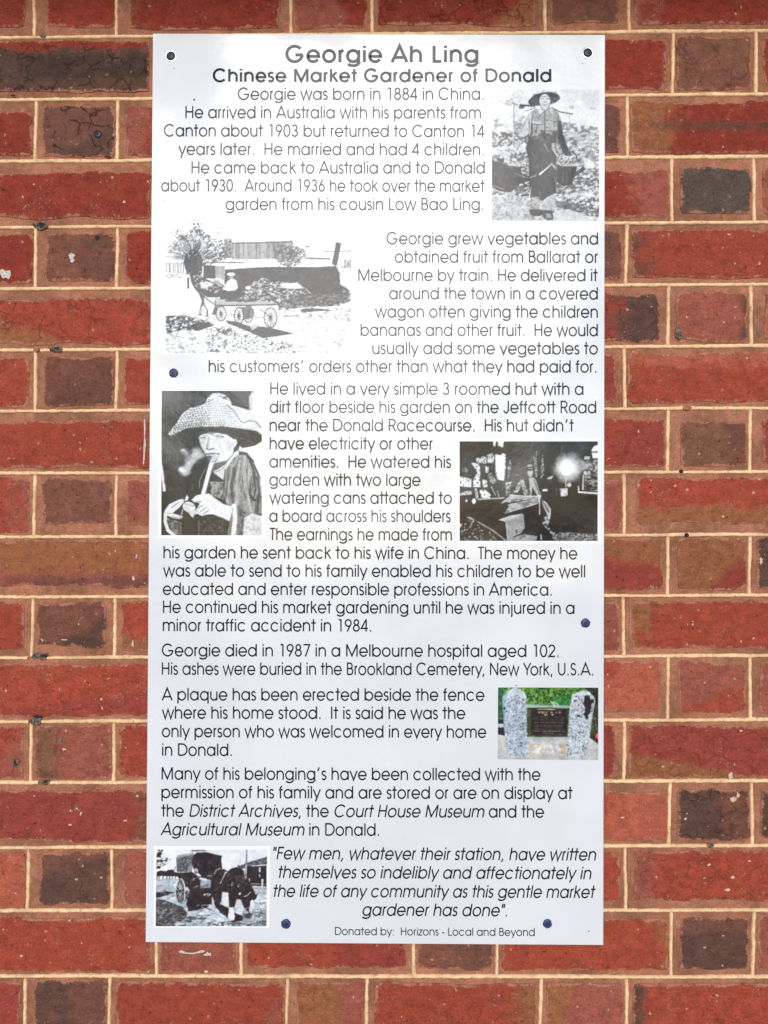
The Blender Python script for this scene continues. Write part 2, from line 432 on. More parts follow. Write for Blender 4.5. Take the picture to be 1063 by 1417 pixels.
# visible bricks: (course, column): colour, 2nd colour + direction (x, z, offset), band colour + (z, half height, strength), insets L T R B (photo px)
BR = {
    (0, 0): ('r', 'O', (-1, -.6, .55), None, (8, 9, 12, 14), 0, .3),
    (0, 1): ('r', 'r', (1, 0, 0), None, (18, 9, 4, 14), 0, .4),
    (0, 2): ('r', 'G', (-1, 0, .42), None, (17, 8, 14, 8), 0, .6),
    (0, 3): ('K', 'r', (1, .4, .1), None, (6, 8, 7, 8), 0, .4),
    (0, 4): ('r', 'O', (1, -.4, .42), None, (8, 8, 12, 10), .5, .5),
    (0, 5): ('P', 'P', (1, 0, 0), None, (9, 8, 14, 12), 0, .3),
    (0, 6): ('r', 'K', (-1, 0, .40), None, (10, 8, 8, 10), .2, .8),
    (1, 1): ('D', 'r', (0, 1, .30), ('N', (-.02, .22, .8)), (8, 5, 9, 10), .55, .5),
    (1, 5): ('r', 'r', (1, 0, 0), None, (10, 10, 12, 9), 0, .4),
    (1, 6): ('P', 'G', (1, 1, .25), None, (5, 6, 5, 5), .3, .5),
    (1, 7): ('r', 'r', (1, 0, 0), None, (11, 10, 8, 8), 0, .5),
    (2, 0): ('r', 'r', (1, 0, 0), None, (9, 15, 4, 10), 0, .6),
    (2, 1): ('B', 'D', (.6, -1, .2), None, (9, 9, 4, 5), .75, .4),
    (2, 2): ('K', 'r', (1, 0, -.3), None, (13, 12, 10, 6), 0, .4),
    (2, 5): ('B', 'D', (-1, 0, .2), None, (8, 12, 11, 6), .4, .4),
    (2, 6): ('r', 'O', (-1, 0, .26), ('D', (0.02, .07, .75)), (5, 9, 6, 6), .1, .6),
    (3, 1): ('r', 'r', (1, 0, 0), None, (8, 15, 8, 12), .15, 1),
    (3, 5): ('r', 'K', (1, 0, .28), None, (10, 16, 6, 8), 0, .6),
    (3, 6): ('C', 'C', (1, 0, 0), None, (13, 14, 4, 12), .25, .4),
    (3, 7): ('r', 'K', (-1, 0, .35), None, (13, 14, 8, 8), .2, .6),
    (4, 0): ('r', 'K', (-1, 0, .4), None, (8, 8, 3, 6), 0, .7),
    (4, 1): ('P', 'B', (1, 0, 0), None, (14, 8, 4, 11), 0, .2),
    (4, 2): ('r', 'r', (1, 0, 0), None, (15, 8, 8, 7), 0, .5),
    (4, 5): ('K', 'B', (1, 0, 0), None, (8, 10, 7, 9), 0, .4),
    (4, 6): ('R', 'B', (-1, 0, .42), None, (7, 11, 6, 7), .1, .8),
    (5, 1): ('R', 'O', (-1, -.8, .38), None, (8, 14, 8, 8), .35, .5),
    (5, 5): ('M', 'D', (1, 0, .22), None, (8, 11, 13, 8), .3, .9),
    (5, 6): ('K', 'D', (1, 0, .42), None, (12, 12, 5, 7), .1, .9),
    (5, 7): ('T', 'T', (1, 0, 0), None, (18, 12, 8, 8), .2, .5),
    (6, 0): ('R', 'R', (1, 0, 0), None, (8, 10, 11, 6), .2, .7),
    (6, 1): ('P', 'B', (1, -1, .05), None, (14, 9, 5, 6), .15, .3),
    (6, 2): ('R', 'R', (1, 0, 0), None, (11, 11, 8, 6), 0, .5),
    (6, 5): ('M', 'B', (-1, 0, -.2), None, (8, 8, 12, 8), 0, .3),
    (6, 6): ('R', 'T', (0, 1, .2), None, (6, 9, 7, 8), .1, .8),
    (7, 1): ('R', 'R', (1, 0, 0), None, (8, 15, 8, 7), .1, .7),
    (7, 5): ('R', 'M', (1, 0, .18), None, (8, 13, 3, 7), 0, .9),
    (7, 6): ('G', 'B', (1, 0, .2), None, (19, 18, 4, 8), .15, .5),
    (7, 7): ('M', 'R', (1, 0, 0), None, (18, 15, 8, 10), 0, .5),
    (8, 0): ('R', 'K', (1, 0, .42), None, (8, 8, 8, 7), .15, .6),
    (8, 1): ('P', 'P', (1, 0, 0), None, (13, 7, 8, 17), 0, .3),
    (8, 2): ('O', 'K', (-1, .6, .3), None, (14, 10, 8, 16), .1, .5),
    (8, 5): ('K', 'K', (1, 0, 0), None, (8, 9, 4, 7), 0, 1.2),
    (8, 6): ('R', 'O', (0, -1, .12), ('D', (-.48, .05, .6)), (19, 8, 8, 14), 0, .9),
    (9, 1): ('O', 'K', (0, -1, .18), ('D', (-.36, .12, .6)), (8, 5, 8, 14), .1, 1.2),
    (9, 5): ('M', 'O', (.7, 1, .28), None, (8, 5, 5, 9), 0, .7),
    (9, 6): ('O', 'M', (1, -.8, .3), None, (14, 4, 5, 8), .15, .8),
    (9, 7): ('D', 'O', (1, 0, -.1), None, (11, 5, 8, 8), .3, 1),
    (10, 0): ('R', 'R', (1, 0, 0), None, (8, 7, 13, 11), .1, .7),
    (10, 1): ('P', 'D', (1, -1, .25), None, (5, 8, 14, 15), 0, .9),
    (10, 2): ('R', 'O', (.3, -1, .05), None, (8, 7, 8, 7), .15, 1.1),
    (10, 5): ('K', 'K', (1, 0, 0), None, (8, 9, 6, 7), 0, .5),
    (10, 6): ('R', 'O', (-1, 0, .4), None, (12, 7, 8, 10), .1, .8),
    (11, 1): ('R', 'M', (.4, -1, .2), None, (8, 9, 8, 7), .15, 1.3),
    (11, 5): ('R', 'T', (1, -.3, .1), None, (8, 6, 12, 14), 0, 1.3),
    (11, 6): ('K', 'R', (.4, -1, .2), None, (14, 8, 6, 8), .1, 1.3),
    (11, 7): ('K', 'M', (1, 0, 0), None, (13, 8, 8, 8), 0, .8),
    (12, 0): ('R', 'K', (1, 0, .4), None, (8, 5, 9, 4), .3, .7),
    (12, 1): ('K', 'G', (-1, 0, .2), None, (7, 5, 4, 5), .2, 1.1),
    (12, 2): ('R', 'T', (1, 0, .1), None, (10, 7, 8, 6), 0, .5),
    (12, 5): ('M', 'M', (1, 0, 0), None, (8, 6, 14, 8), 0, .5),
    (12, 6): ('M', 'O', (-1, -1.6, .5), None, (6, 7, 6, 5), .25, 1.1),
    (13, 1): ('M', 'G', (1, 0, .46), None, (8, 9, 8, 8), .2, 1.3),
    (13, 5): ('R', 'T', (1, 0, .1), None, (8, 14, 4, 8), 0, .6),
    (13, 6): ('D', 'B', (1, 0, .1), None, (12, 11, 4, 8), .35, .9),
    (13, 7): ('D', 'B', (1, 0, .1), None, (11, 12, 8, 8), .3, .7),
    (14, 0): ('R', 'T', (1, 0, 0), None, (8, 6, 4, 4), .2, .9),
    (14, 1): ('D', 'B', (-.4, 1, .25), None, (18, 6, 4, 8), .15, .9),
    (14, 2): ('R', 'K', (-1, 0, .3), None, (15, 7, 8, 6), 0, .7),
    (14, 5): ('M', 'R', (1, 0, 0), None, (8, 8, 8, 12), 0, .7),
    (14, 6): ('R', 'K', (-1, 0, .36), None, (12, 7, 7, 12), .3, .8),
    (15, 1): ('R', 'K', (1, 0, .44), None, (8, 9, 6, 6), .1, .9),
    (15, 2): ('K', 'R', (0, 1, .1), None, (6, 10, 10, 5), 0, .8),
    (15, 3): ('R', 'M', (1, 0, .1), None, (8, 10, 8, 12), .1, .7),
    (15, 4): ('P', 'B', (1, 0, 0), None, (7, 8, 6, 9), .1, .7),
    (15, 5): ('R', 'O', (1, 0, .44), None, (8, 13, 4, 7), 0, .6),
    (15, 6): ('D', 'B', (0, 1, .2), None, (12, 10, 6, 8), .15, .8),
    (15, 7): ('K', 'T', (1, 0, 0), None, (8, 8, 8, 8), .2, .7),
    (16, 0): ('R', 'M', (1, 0, 0), None, (8, 8, 6, 8), .1, .7),
    (16, 1): ('D', 'B', (1, 0, 0), None, (14, 6, 4, 8), 0, .8),
    (16, 2): ('R', 'K', (1, 0, .45), None, (10, 9, 6, 8), 0, .7),
    (16, 3): ('O', 'K', (1, 0, .2), None, (13, 7, 4, 8), .2, .9),
    (16, 4): ('R', 'O', (1, 0, .38), None, (14, 9, 8, 8), .1, .8),
    (16, 5): ('K', 'O', (-1, .3, .2), None, (9, 9, 6, 8), 0, .7),
    (16, 6): ('R', 'D', (-1, 0, .42), None, (10, 9, 8, 8), .2, .8),
}
rnd = random.Random(7)


def smooth_noise(n, rs, octaves, r):
    """periodic 1-D noise along the outline of a brick"""
    t = np.arange(n) / n
    v = np.zeros(n)
    for k_, a in octaves:
        kk = max(3, int(k_))
        ctrl = np.array([r.uniform(-1, 1) for _ in range(kk)])
        x = t * kk
        i = np.floor(x).astype(int); f = x - i; f = f * f * (3 - 2 * f)
        v += a * (ctrl[i % kk] * (1 - f) + ctrl[(i + 1) % kk] * f)
    return v


def brick_mesh(x0, x1, z0, z1, r, rough=1.0, fine=True):
    """a worn brick face with an uneven outline, standing a little proud of the mortar; local origin at its centre"""
    cx, cz = (x0 + x1) / 2, (z0 + z1) / 2
    hx, hz = (x1 - x0) / 2, (z1 - z0) / 2
    per = 4 * (hx + hz)
    n = int(per / (0.0024 if fine else 0.02))
    nn = smooth_noise(n, 0, [(per / .06, .0021 * rough), (per / .024, .0011 * rough), (per / .009, .00065), (per / .0037, .0004)], r)
    verts, faces, edge = [], [], []
    rings = [(-.0006, .030, 0), (-.0003, -.0002, 0), (.0002, -.0012, 0), (.0016, -.0020, .15), (.006, -.0025, .6), (.012, -.0027, 1.0)]
    for ins, y, e in rings:
        ax, az = hx - ins, hz - ins
        rad = max(.001, .005 - ins * .2)
        P = 4 * (hx + hz)
        for i in range(n):
            s = i / n * P
            if s < 2 * hx: x, z, nx, nz_ = -hx + s, hz, 0, 1
            elif s < 2 * hx + 2 * hz: x, z, nx, nz_ = hx, hz - (s - 2 * hx), 1, 0
            elif s < 4 * hx + 2 * hz: x, z, nx, nz_ = hx - (s - 2 * hx - 2 * hz), -hz, 0, -1
            else: x, z, nx, nz_ = -hx, -hz + (s - 4 * hx - 2 * hz), -1, 0
            px_, pz = x * ax / hx, z * az / hz
            # round the corners
            qx, qz = max(0, abs(px_) - (ax - rad)), max(0, abs(pz) - (az - rad))
            if qx > 0 and qz > 0:
                L = math.hypot(qx, qz)
                if L > rad * .75:
                    px_ = math.copysign(ax - rad + qx / L * rad * .9, px_); pz = math.copysign(az - rad + qz / L * rad * .9, pz)
            e1 = min(abs(s - q) for q in (0, 2 * hx, 2 * hx + 2 * hz, 4 * hx + 2 * hz, P))
            d = nn[i] * (1 if ins < .004 else .5 if ins < .01 else 0) * min(1, .15 + e1 / .006)
            jx, jz = nx * d, nz_ * d
            verts.append((px_ + jx, y, pz + jz)); edge.append(e)
    for k_ in range(len(rings) - 1):
        for i in range(n):
            j = (i + 1) % n
            a, b = k_ * n + i, k_ * n + j
            faces.append((a, a + n, b + n, b))
    # the flat middle: a strip of quads between the upper and the lower edge, matched by position
    last = (len(rings) - 1) * n
    c0 = len(verts)
    verts.append((-(hx - hz) * .9 if hx > hz else 0, -.0027, 0)); edge.append(1.0)
    verts.append(((hx - hz) * .9 if hx > hz else 0, -.0027, 0)); edge.append(1.0)
    own = [c0 if verts[last + i][0] < 0 else c0 + 1 for i in range(n)]
    for i in range(n):
        j = (i + 1) % n
        if own[i] == own[j]: faces.append((last + i, own[i], last + j))
        else: faces.append((last + i, own[i], own[j], last + j))
    me = bpy.data.meshes.new('brick')
    me.from_pydata(verts, [], faces)
    at_ = me.attributes.new('edge', 'FLOAT', 'POINT')
    at_.data.foreach_set('value', edge)
    me.materials.append(M_BRICK)
    return me, cx, cz


def put_brick(row, col, spec, extra=False):
    i = row - R0
    xs = PX[row]
    xa, xb = xs[col], xs[col + 1]
    c1, c2, dr, band, ins, crack, fleck = spec
    xm = (xa + xb) / 2
    L, T, Rr, Bm = ins
    ta, ba = bed_y(i, xm), bed_y(i + 1, xm)
    X0, Z1 = W(xa + max(L, 3.5), ta + max(T, 4)); X1, Z0 = W(xb - max(Rr, 3.5), ba - max(Bm, 4))
    me, cx, cz = brick_mesh(X0, X1, Z0, Z1, rnd, rough=1.15 if min(ins) > 4 else .9)
    o = bpy.data.objects.new('brick', me)
    link(o, wall)
    o.location = (cx, rnd.uniform(-.0004, .0003), cz)
    v = rnd.uniform(.92, 1.08)
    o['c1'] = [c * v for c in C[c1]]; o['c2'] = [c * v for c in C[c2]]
    o['c3'] = list(C[band[0]]) if band else [0., 0., 0.]
    o['dir'] = [float(q) for q in dr]
    o['band'] = [float(q) for q in band[1]] if band else [0., 0., 0.]
    o['crack'] = float(crack); o['fleck'] = float(fleck)
    return o


for row in range(-2, 19):
    xs = PX[row]
    for col in range(len(xs) - 1):
        spec = BR.get((row, col))
        if spec is None:
            hdr = (xs[col + 1] - xs[col]) < 150
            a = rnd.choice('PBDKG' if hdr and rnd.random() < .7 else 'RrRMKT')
            b = rnd.choice('RKOBM')
            spec = (a, b, (rnd.choice((-1, 1)), rnd.uniform(-.5, .5), rnd.uniform(.2, .5)), None,
                    (rnd.randint(5, 15), rnd.randint(6, 13), rnd.randint(4, 12), rnd.randint(5, 12)), rnd.choice((0, .1, .3)), rnd.uniform(.3, 1))
        put_brick(row, col, spec)

# bricks further out, down to the ground: one mesh, joined
fv, ff, fe = [], [], []


def far_brick(x0, x1, z0, z1):
    ins = .008
    b = len(fv)
    a0, a1, b0, b1 = x0 + ins, x1 - ins, z0 + ins, z1 - ins
    for (q, y) in ((0, .03), (0, -.001), (.002, -.002)):
        for x, z in ((a0 + q, b0 + q), (a1 - q, b0 + q), (a1 - q, b1 - q), (a0 + q, b1 - q)):
            fv.append((x + rnd.uniform(-.001, .001), y, z + rnd.uniform(-.001, .001))); fe.append(1.0)
    for k_ in (0, 4):
        for i in range(4):
            j = (i + 1) % 4
            ff.append((b + k_ + i, b + k_ + j, b + k_ + 4 + j, b + k_ + 4 + i))
    ff.append((b + 8, b + 9, b + 10, b + 11))


zlow = W(531, bed_y(len(BED) - 1, 531))[1]
zc = zlow
k_ = 0
jl_v, jl_f = [], []


def strip_box(x0, x1, z0, z1):
    b = len(jl_v)
    jl_v.extend([(x0, 0.0, z0), (x1, 0.0, z0), (x1, 0.0, z1), (x0, 0.0, z1), (x0, -.0016, z0), (x1, -.0016, z0), (x1, -.0016, z1), (x0, -.0016, z1)])
    for f in ((4, 5, 6, 7), (0, 1, 5, 4), (3, 7, 6, 2), (0, 4, 7, 3), (1, 2, 6, 5)): jl_f.append(tuple(b + q for q in f))


while zc > 0.09:
    z0 = zc - .0865
    x = xl + (0 if k_ % 2 else -.115)
    hd = False
    while x < xr - .02:
        L = .115 if hd else .24
        x1 = min(x + L, xr)
        xa = max(x, xl)
        far_brick(xa, x1, z0, zc)
        strip_box(x1 - .002, x1 + .002, z0 + .002, zc - .002)
        x += L; hd = not hd
    strip_box(xl, xr, z0 - .002, z0 + .002)
    zc = z0; k_ += 1
zc = W(531, bed_y(0, 531))[1]
while zc < zt - WZ - .03:
    z1 = min(zc + .0865, zt - WZ)
    x, hd = xl - (.115 if k_ % 2 else 0), False
    while x < xr - .02:
        L = .115 if hd else .24
        x1 = min(x + L, xr)
        far_brick(max(x, xl), x1, zc, z1)
        strip_box(x1 - .002, x1 + .002, zc + .002, z1 - .002)
        x += L; hd = not hd
    strip_box(xl, xr, z1 - .002, z1 + .002)
    zc = z1; k_ += 1
for row in range(-2, 19):
    i = row - R0
    xs = PX[row]
    for side in (-1, 1):
        xe, hd = (xs[0], True) if side < 0 else (xs[-1], row % 2 == 0)
        if side < 0: hd = row % 2 != 0
        X, _ = W(xe, 700)
        while (X > xl + .02) if side < 0 else (X < xr - .02):
            L = .115 if hd else .24
            X2 = max(xl, X - L) if side < 0 else min(xr, X + L)
            px_ = xe + (X2 + X) / 2 * 1000 - W(xe, 700)[0] * 1000
            z1 = W(px_, bed_y(i, px_))[1]; z0 = W(px_, bed_y(i + 1, px_))[1]
            far_brick(min(X, X2), max(X, X2), z0, z1)
            strip_box(X2 - .002, X2 + .002, z0 + .002, z1 - .002)
            X = X2; hd = not hd
o = mesh_obj('outer_brickwork', fv, ff, M_BRICK, wall)
a_ = o.data.attributes.new('edge', 'FLOAT', 'POINT'); a_.data.foreach_set('value', fe)
tag(o, kind='stuff')
o['c1'] = list(C['R']); o['c2'] = list(C['K']); o['c3'] = [0., 0., 0.]; o['dir'] = [0., 0., .3]; o['band'] = [0., 0., 0.]
o['crack'] = .2; o['fleck'] = .8
tag(mesh_obj('outer_pointing', jl_v, jl_f, M_POINT, wall), kind='stuff')


# cream pointing: thin raised ribbons
def ribbon(name, pts, wid, seed, gaps=(), mat=M_POINT, hgt=.0027):
    r = random.Random(seed)
    pts = np.array(pts, float)
    d = pts[1:] - pts[:-1]
    L = np.hypot(d[:, 0], d[:, 1]); T = np.r_[0, np.cumsum(L)]
    n = max(3, int(T[-1] / .0045))
    ts = np.linspace(0, T[-1], n + 1)
    X = np.interp(ts, T, pts[:, 0]); Z = np.interp(ts, T, pts[:, 1])
    kk = max(4, int(n / 14)); kf = max(4, int(n / 3))
    lo = np.interp(np.arange(n + 1), np.linspace(0, n, kk), [r.uniform(-.0005, .0005) for _ in range(kk)])
    dirx, dirz = (pts[-1] - pts[0]) / T[-1]
    nx, nz_ = -dirz, dirx
    verts, faces = [], []
    prof = [(-1, .0005), (-.86, -hgt * .75), (-.4, -hgt), (.4, -hgt), (.86, -hgt * .75), (1, .0005)]
    for i in range(n + 1):
        wb = 1 + lo[i] * 260 * .9
        wl = wid / 2 * wb * (1 + r.uniform(-.26, .16)); wr = wid / 2 * wb * (1 + r.uniform(-.26, .16))
        hh = 1 + r.uniform(-.15, .1)
        for s, y in prof:
            off = lo[i] + s * (wl if s < 0 else wr)
            verts.append((X[i] + nx * off, y * hh if y < 0 else y, Z[i] + nz_ * off))
    m = len(prof)
    for i in range(n):
        xm = (X[i] + X[i + 1]) / 2
        if any(g0 < xm < g1 for g0, g1 in gaps): continue
        for k_ in range(m - 1):
            a = i * m + k_
            faces.append((a, a + 1, a + m + 1, a + m))
    faces.append(tuple(range(m)))
    faces.append(tuple(range(n * m + m - 1, n * m - 1, -1)))
    return mesh_obj(name, verts, faces, mat, wall, smooth=True)


GAPS = {3: [(48, 67)], 5: [(46, 53), (68, 88)], 10: [(43, 70)], 11: [(43, 60)], 12: [(57, 71)], 6: [(945, 953)]}
for i in range(len(BED)):
    row = i + R0                                     # joint above course `row`
    pts = [W(x, bed_y(i, x)) for x in np.linspace(-1060, 2130, 40)]
    gp = [(W(a, 700)[0], W(b, 700)[0]) for a, b in GAPS.get(row - 1, [])]
    ribbon('bed_joint', pts, .0050, 100 + i, gp)
for row in range(-2, 17 + 1):
    i = row - R0
    if i + 1 >= len(BED): break
    for c_, x in enumerate(PX[row]):
        if (row, c_) in ((1, 0),): pass
        y0, y1 = bed_y(i, x), bed_y(i + 1, x)
        lean = (8 if x < 300 else 3) * .0008 * (y1 - y0)     # the perpends lean a touch
        jx = rnd.uniform(-.8, .8)
        pts = [W(x + lean + jx, y0 + 1.5), W(x - lean - jx, y1 - 1.5)]
        ribbon('perpend_joint', pts, .0048, 1000 + row * 20 + c_, hgt=.0024)

# ------------------------------------------------------------------ the sign
SY, ST = -0.007, 0.003                       # its front face and its thickness
SW, SH = 0.62822, 1.25632
sx, sz = -0.0134, 0.04581
sign = link(bpy.data.objects.new('information_sign', None))
sign.location = (sx, SY + ST, sz - SH / 2)
tag(sign, 'tall silver information sign with black lettering and five printed photographs, screwed to the brick wall', 'sign')
OX, OY, OZ = sign.location


def P(px, py, lift=0.0):
    """photograph pixel -> point on the sheet, in the sign's own coordinates"""
    x, z = at(px, py, SY)
    return (x - OX, SY - OY - lift, z - OZ)


def sheet_mesh():
    b = .0006
    v, f = [], []
    for ins, y in ((0, 0), (0, -ST + b), (b, -ST)):
        a = SW / 2 - ins
        v += [(-a, y, ins), (a, y, ins), (a, y, SH - ins), (-a, y, SH - ins)]
    for k_ in (0, 4):
        for i in range(4):
            j = (i + 1) % 4
            f.append((k_ + i, k_ + j, k_ + 4 + j, k_ + 4 + i))
    f.append((8, 9, 10, 11)); f.append((3, 2, 1, 0))
    return v, f


mesh_obj('sheet_panel', *sheet_mesh(), M_SHEET, sign)

# ---- a monoline geometric alphabet, drawn with strokes; 1000 units to the em
H0 = 49.0


def arc(cx, cy, rx_, ry_, a0, a1, n=None):
    n = n or max(6, int(abs(a1 - a0) / 11))
    return [(cx + rx_ * cos(R_(a0 + (a1 - a0) * i / n)), cy + ry_ * sin(R_(a0 + (a1 - a0) * i / n))) for i in range(n + 1)]


def ring(cx, cy, r, ry_=None):
    return arc(cx, cy, r, ry_ or r, 0, 360, 34) + ['c']


XH, CH, r_ = 547, 740, 250
G = {
    'a': (683, [ring(327, 273, r_), [(586, 0), (586, XH)]]),
    'b': (682, [ring(355, 273, r_), [(97, 0), (97, CH)]]),
    'c': (647, [arc(327, 273, r_, r_, 38, 322)]),
    'd': (685, [ring(328, 273, r_), [(588, 0), (588, CH)]]),
    'e': (650, [[(75, 262), (575, 262)] + arc(325, 273, r_, r_, 0, 326)]),
    'f': (314, [arc(235, 605, 100, 100, 78, 180)[:] + [(135, 0)], [(18, 513), (290, 513)]]),
    'g': (673, [ring(327, 273, r_), [(577, XH), (577, -8)] + arc(327, -8, 250, 150, 0, -155)]),
    'h': (610, [[(97, 0), (97, CH)], arc(305, 312, 208, 212, 180, 0) + [(513, 0)]]),
    'i': (200, [[(100, 0), (100, XH)], [(100, 645), (100, CH)]]),
    'j': (203, [[(104, XH), (104, -105)] + arc(34, -105, 70, 55, 0, -85), [(104, 645), (104, CH)]]),
    'k': (502, [[(97, 0), (97, CH)], [(112, 285), (420, XH)], [(205, 352), (462, 0)]]),
    'l': (200, [[(100, 0), (100, CH)]]),
    'm': (938, [[(97, 0), (97, XH)], arc(283, 338, 186, 186, 180, 0) + [(469, 0)], arc(655, 338, 186, 186, 180, 0) + [(841, 0)]]),
    'n': (610, [[(97, 0), (97, XH)], arc(305, 312, 208, 212, 180, 0) + [(513, 0)]]),
    'o': (655, [ring(327, 273, r_)]),
    'p': (682, [ring(355, 273, r_), [(97, -192), (97, XH)]]),
    'q': (682, [ring(327, 273, r_), [(586, -192), (586, XH)]]),
    'r': (301, [[(97, 0), (97, XH)], arc(265, 350, 168, 174, 180, 92)]),
    's': (388, [arc(194, 402, 118, 122, 22, 255) + arc(194, 148, 128, 125, 78, -158)]),
    't': (339, [[(168, 0), (168, CH)], [(12, 513), (327, 513)]]),
    'u': (608, [[(97, XH)] + arc(304, 232, 207, 209, 180, 360) + [(511, XH)], [(511, 300), (511, 0)]]),
    'v': (554, [[(38, XH), (277, 0), (516, XH)]]),
    'w': (831, [[(38, XH), (227, 0), (415, XH), (604, 0), (793, XH)]]),
    'x': (480, [[(35, 0), (445, XH)], [(35, XH), (445, 0)]]),
    'y': (536, [[(36, XH), (272, 22)], [(502, XH), (176, -192)]]),
    'z': (425, [[(30, 515), (385, 515), (40, 32), (398, 32)]]),
    'A': (740, [[(35, 0), (370, 730), (705, 0)], [(135, 215), (605, 215)]]),
    'B': (574, [[(110, 35), (110, 705), (290, 705)] + arc(290, 545, 160, 160, 90, -90)[1:] + [(110, 385)],
                [(110, 385), (320, 385)] + arc(320, 210, 178, 175, 90, -90)[1:] + [(110, 35)]]),
    'C': (813, [arc(423, 370, 348, 348, 40, 320)]),
    'D': (744, [[(110, 35), (110, 705), (340, 705)] + arc(340, 370, 338, 335, 90, -90)[1:] + [(110, 35)]]),
    'E': (536, [[(490, 705), (110, 705), (110, 35), (490, 35)], [(110, 385), (480, 385)]]),
    'F': (485, [[(460, 705), (110, 705), (110, 0)], [(110, 385), (430, 385)]]),
    'G': (872, [arc(423, 370, 348, 348, 42, 352), [(460, 330), (800, 330)]]),
    'H': (683, [[(110, 0), (110, CH)], [(573, 0), (573, CH)], [(110, 385), (573, 385)]]),
    'I': (226, [[(113, 0), (113, CH)]]),
    'J': (482, [[(372, CH), (372, 190)] + arc(217, 190, 155, 170, 0, -172)]),
    'K': (591, [[(110, 0), (110, CH)], [(130, 320), (520, CH)], [(240, 430), (560, 0)]]),
    'L': (462, [[(110, CH), (110, 35), (440, 35)]]),
    'M': (919, [[(115, 0), (115, CH)], [(804, 0), (804, CH)], [(120, 730), (460, 50), (800, 730)]]),
    'N': (740, [[(110, 0), (110, CH)], [(630, 0), (630, CH)], [(115, 725), (625, 15)]]),
    'O': (869, [ring(434, 370, 348)]),
    'R': (607, [[(110, 0), (110, 705), (330, 705)] + arc(330, 525, 180, 180, 90, -90)[1:] + [(110, 345)], [(320, 345), (545, 0)]]),
    'S': (498, [arc(249, 540, 150, 168, 18, 255) + arc(249, 198, 168, 166, 76, -160)]),
    'T': (426, [[(213, 0), (213, 705)], [(8, 705), (418, 705)]]),
    'U': (655, [[(100, CH)] + arc(327, 260, 227, 228, 180, 360) + [(555, CH)]]),
    'Y': (592, [[(35, CH), (296, 325), (557, CH)], [(296, 325), (296, 0)]]),
    '0': (554, [ring(277, 370, 205, 348)]),
    '1': (554, [[(175, 705), (340, 705)], [(340, 0), (340, CH)]]),
    '2': (554, [arc(277, 520, 190, 188, 165, -32) + [(90, 35), (490, 35)]]),
    '3': (554, [arc(270, 545, 150, 160, 160, -90), [(235, 385), (275, 385)], arc(270, 205, 185, 175, 90, -165)]),
    '4': (554, [[(510, 190), (60, 190), (395, 725)], [(395, 0), (395, CH)]]),
    '6': (554, [ring(277, 228, 195), [(110, 330), (345, CH)]]),
    '7': (554, [[(60, 705), (480, 705), (200, 0)]]),
    '8': (554, [ring(277, 550, 150, 155), ring(277, 210, 190, 180)]),
    '9': (554, [ring(277, 512, 195), [(444, 410), (209, 0)]]),
    '.': (277, [[(100, 45), (180, 45)]]),
    ',': (277, [[(165, 90), (95, -110)]]),
    ':': (277, [[(100, 45), (180, 45)], [(100, 480), (180, 480)]]),
    "'": (351, [[(215, 745), (125, 520)]]),
    '-': (332, [[(45, 262), (287, 262)]]),
    '"': (309, [[(95, 745), (95, 500)], [(215, 745), (215, 500)]]),
    ' ': (277, []),
}
KERN = {'Yo': -95, 'rk': 0, 'Ah': 0, 'To': -60, 'ry': 5, 'y,': -60, 'rs': 0, 'tt': -14, 'ti': -12, 'ft': -14, 'ff': -10, 'fi': 0, 'tr': -8, 'it': -6, 'Wa': -20}


def stroke_quads(pts, hw):
    """a polyline -> left and right rows of points with mitred joins"""
    closed = pts[-1] == 'c'
    p = np.array(pts[:-1] if closed else pts, float)
    if closed: p = p[:-1]
    n = len(p)
    L, Rr = [], []
    for i in range(n):
        a = p[(i - 1) % n] if (closed or i > 0) else None
        b = p[(i + 1) % n] if (closed or i < n - 1) else None
        d1 = (p[i] - a) / max(1e-9, np.hypot(*(p[i] - a))) if a is not None else None
        d2 = (b - p[i]) / max(1e-9, np.hypot(*(b - p[i]))) if b is not None else None
        if d1 is None: d1 = d2
        if d2 is None: d2 = d1
        m = d1 + d2
        l = np.hypot(*m)
        m = m / l if l > 1e-6 else np.array([-d1[1], d1[0]])
        nrm = np.array([-m[1], m[0]])
        k_ = min(2.6, 1 / max(.15, float(nrm @ np.array([-d1[1], d1[0]]))))
        L.append(p[i] + nrm * hw * k_); Rr.append(p[i] - nrm * hw * k_)
    return L, Rr, closed


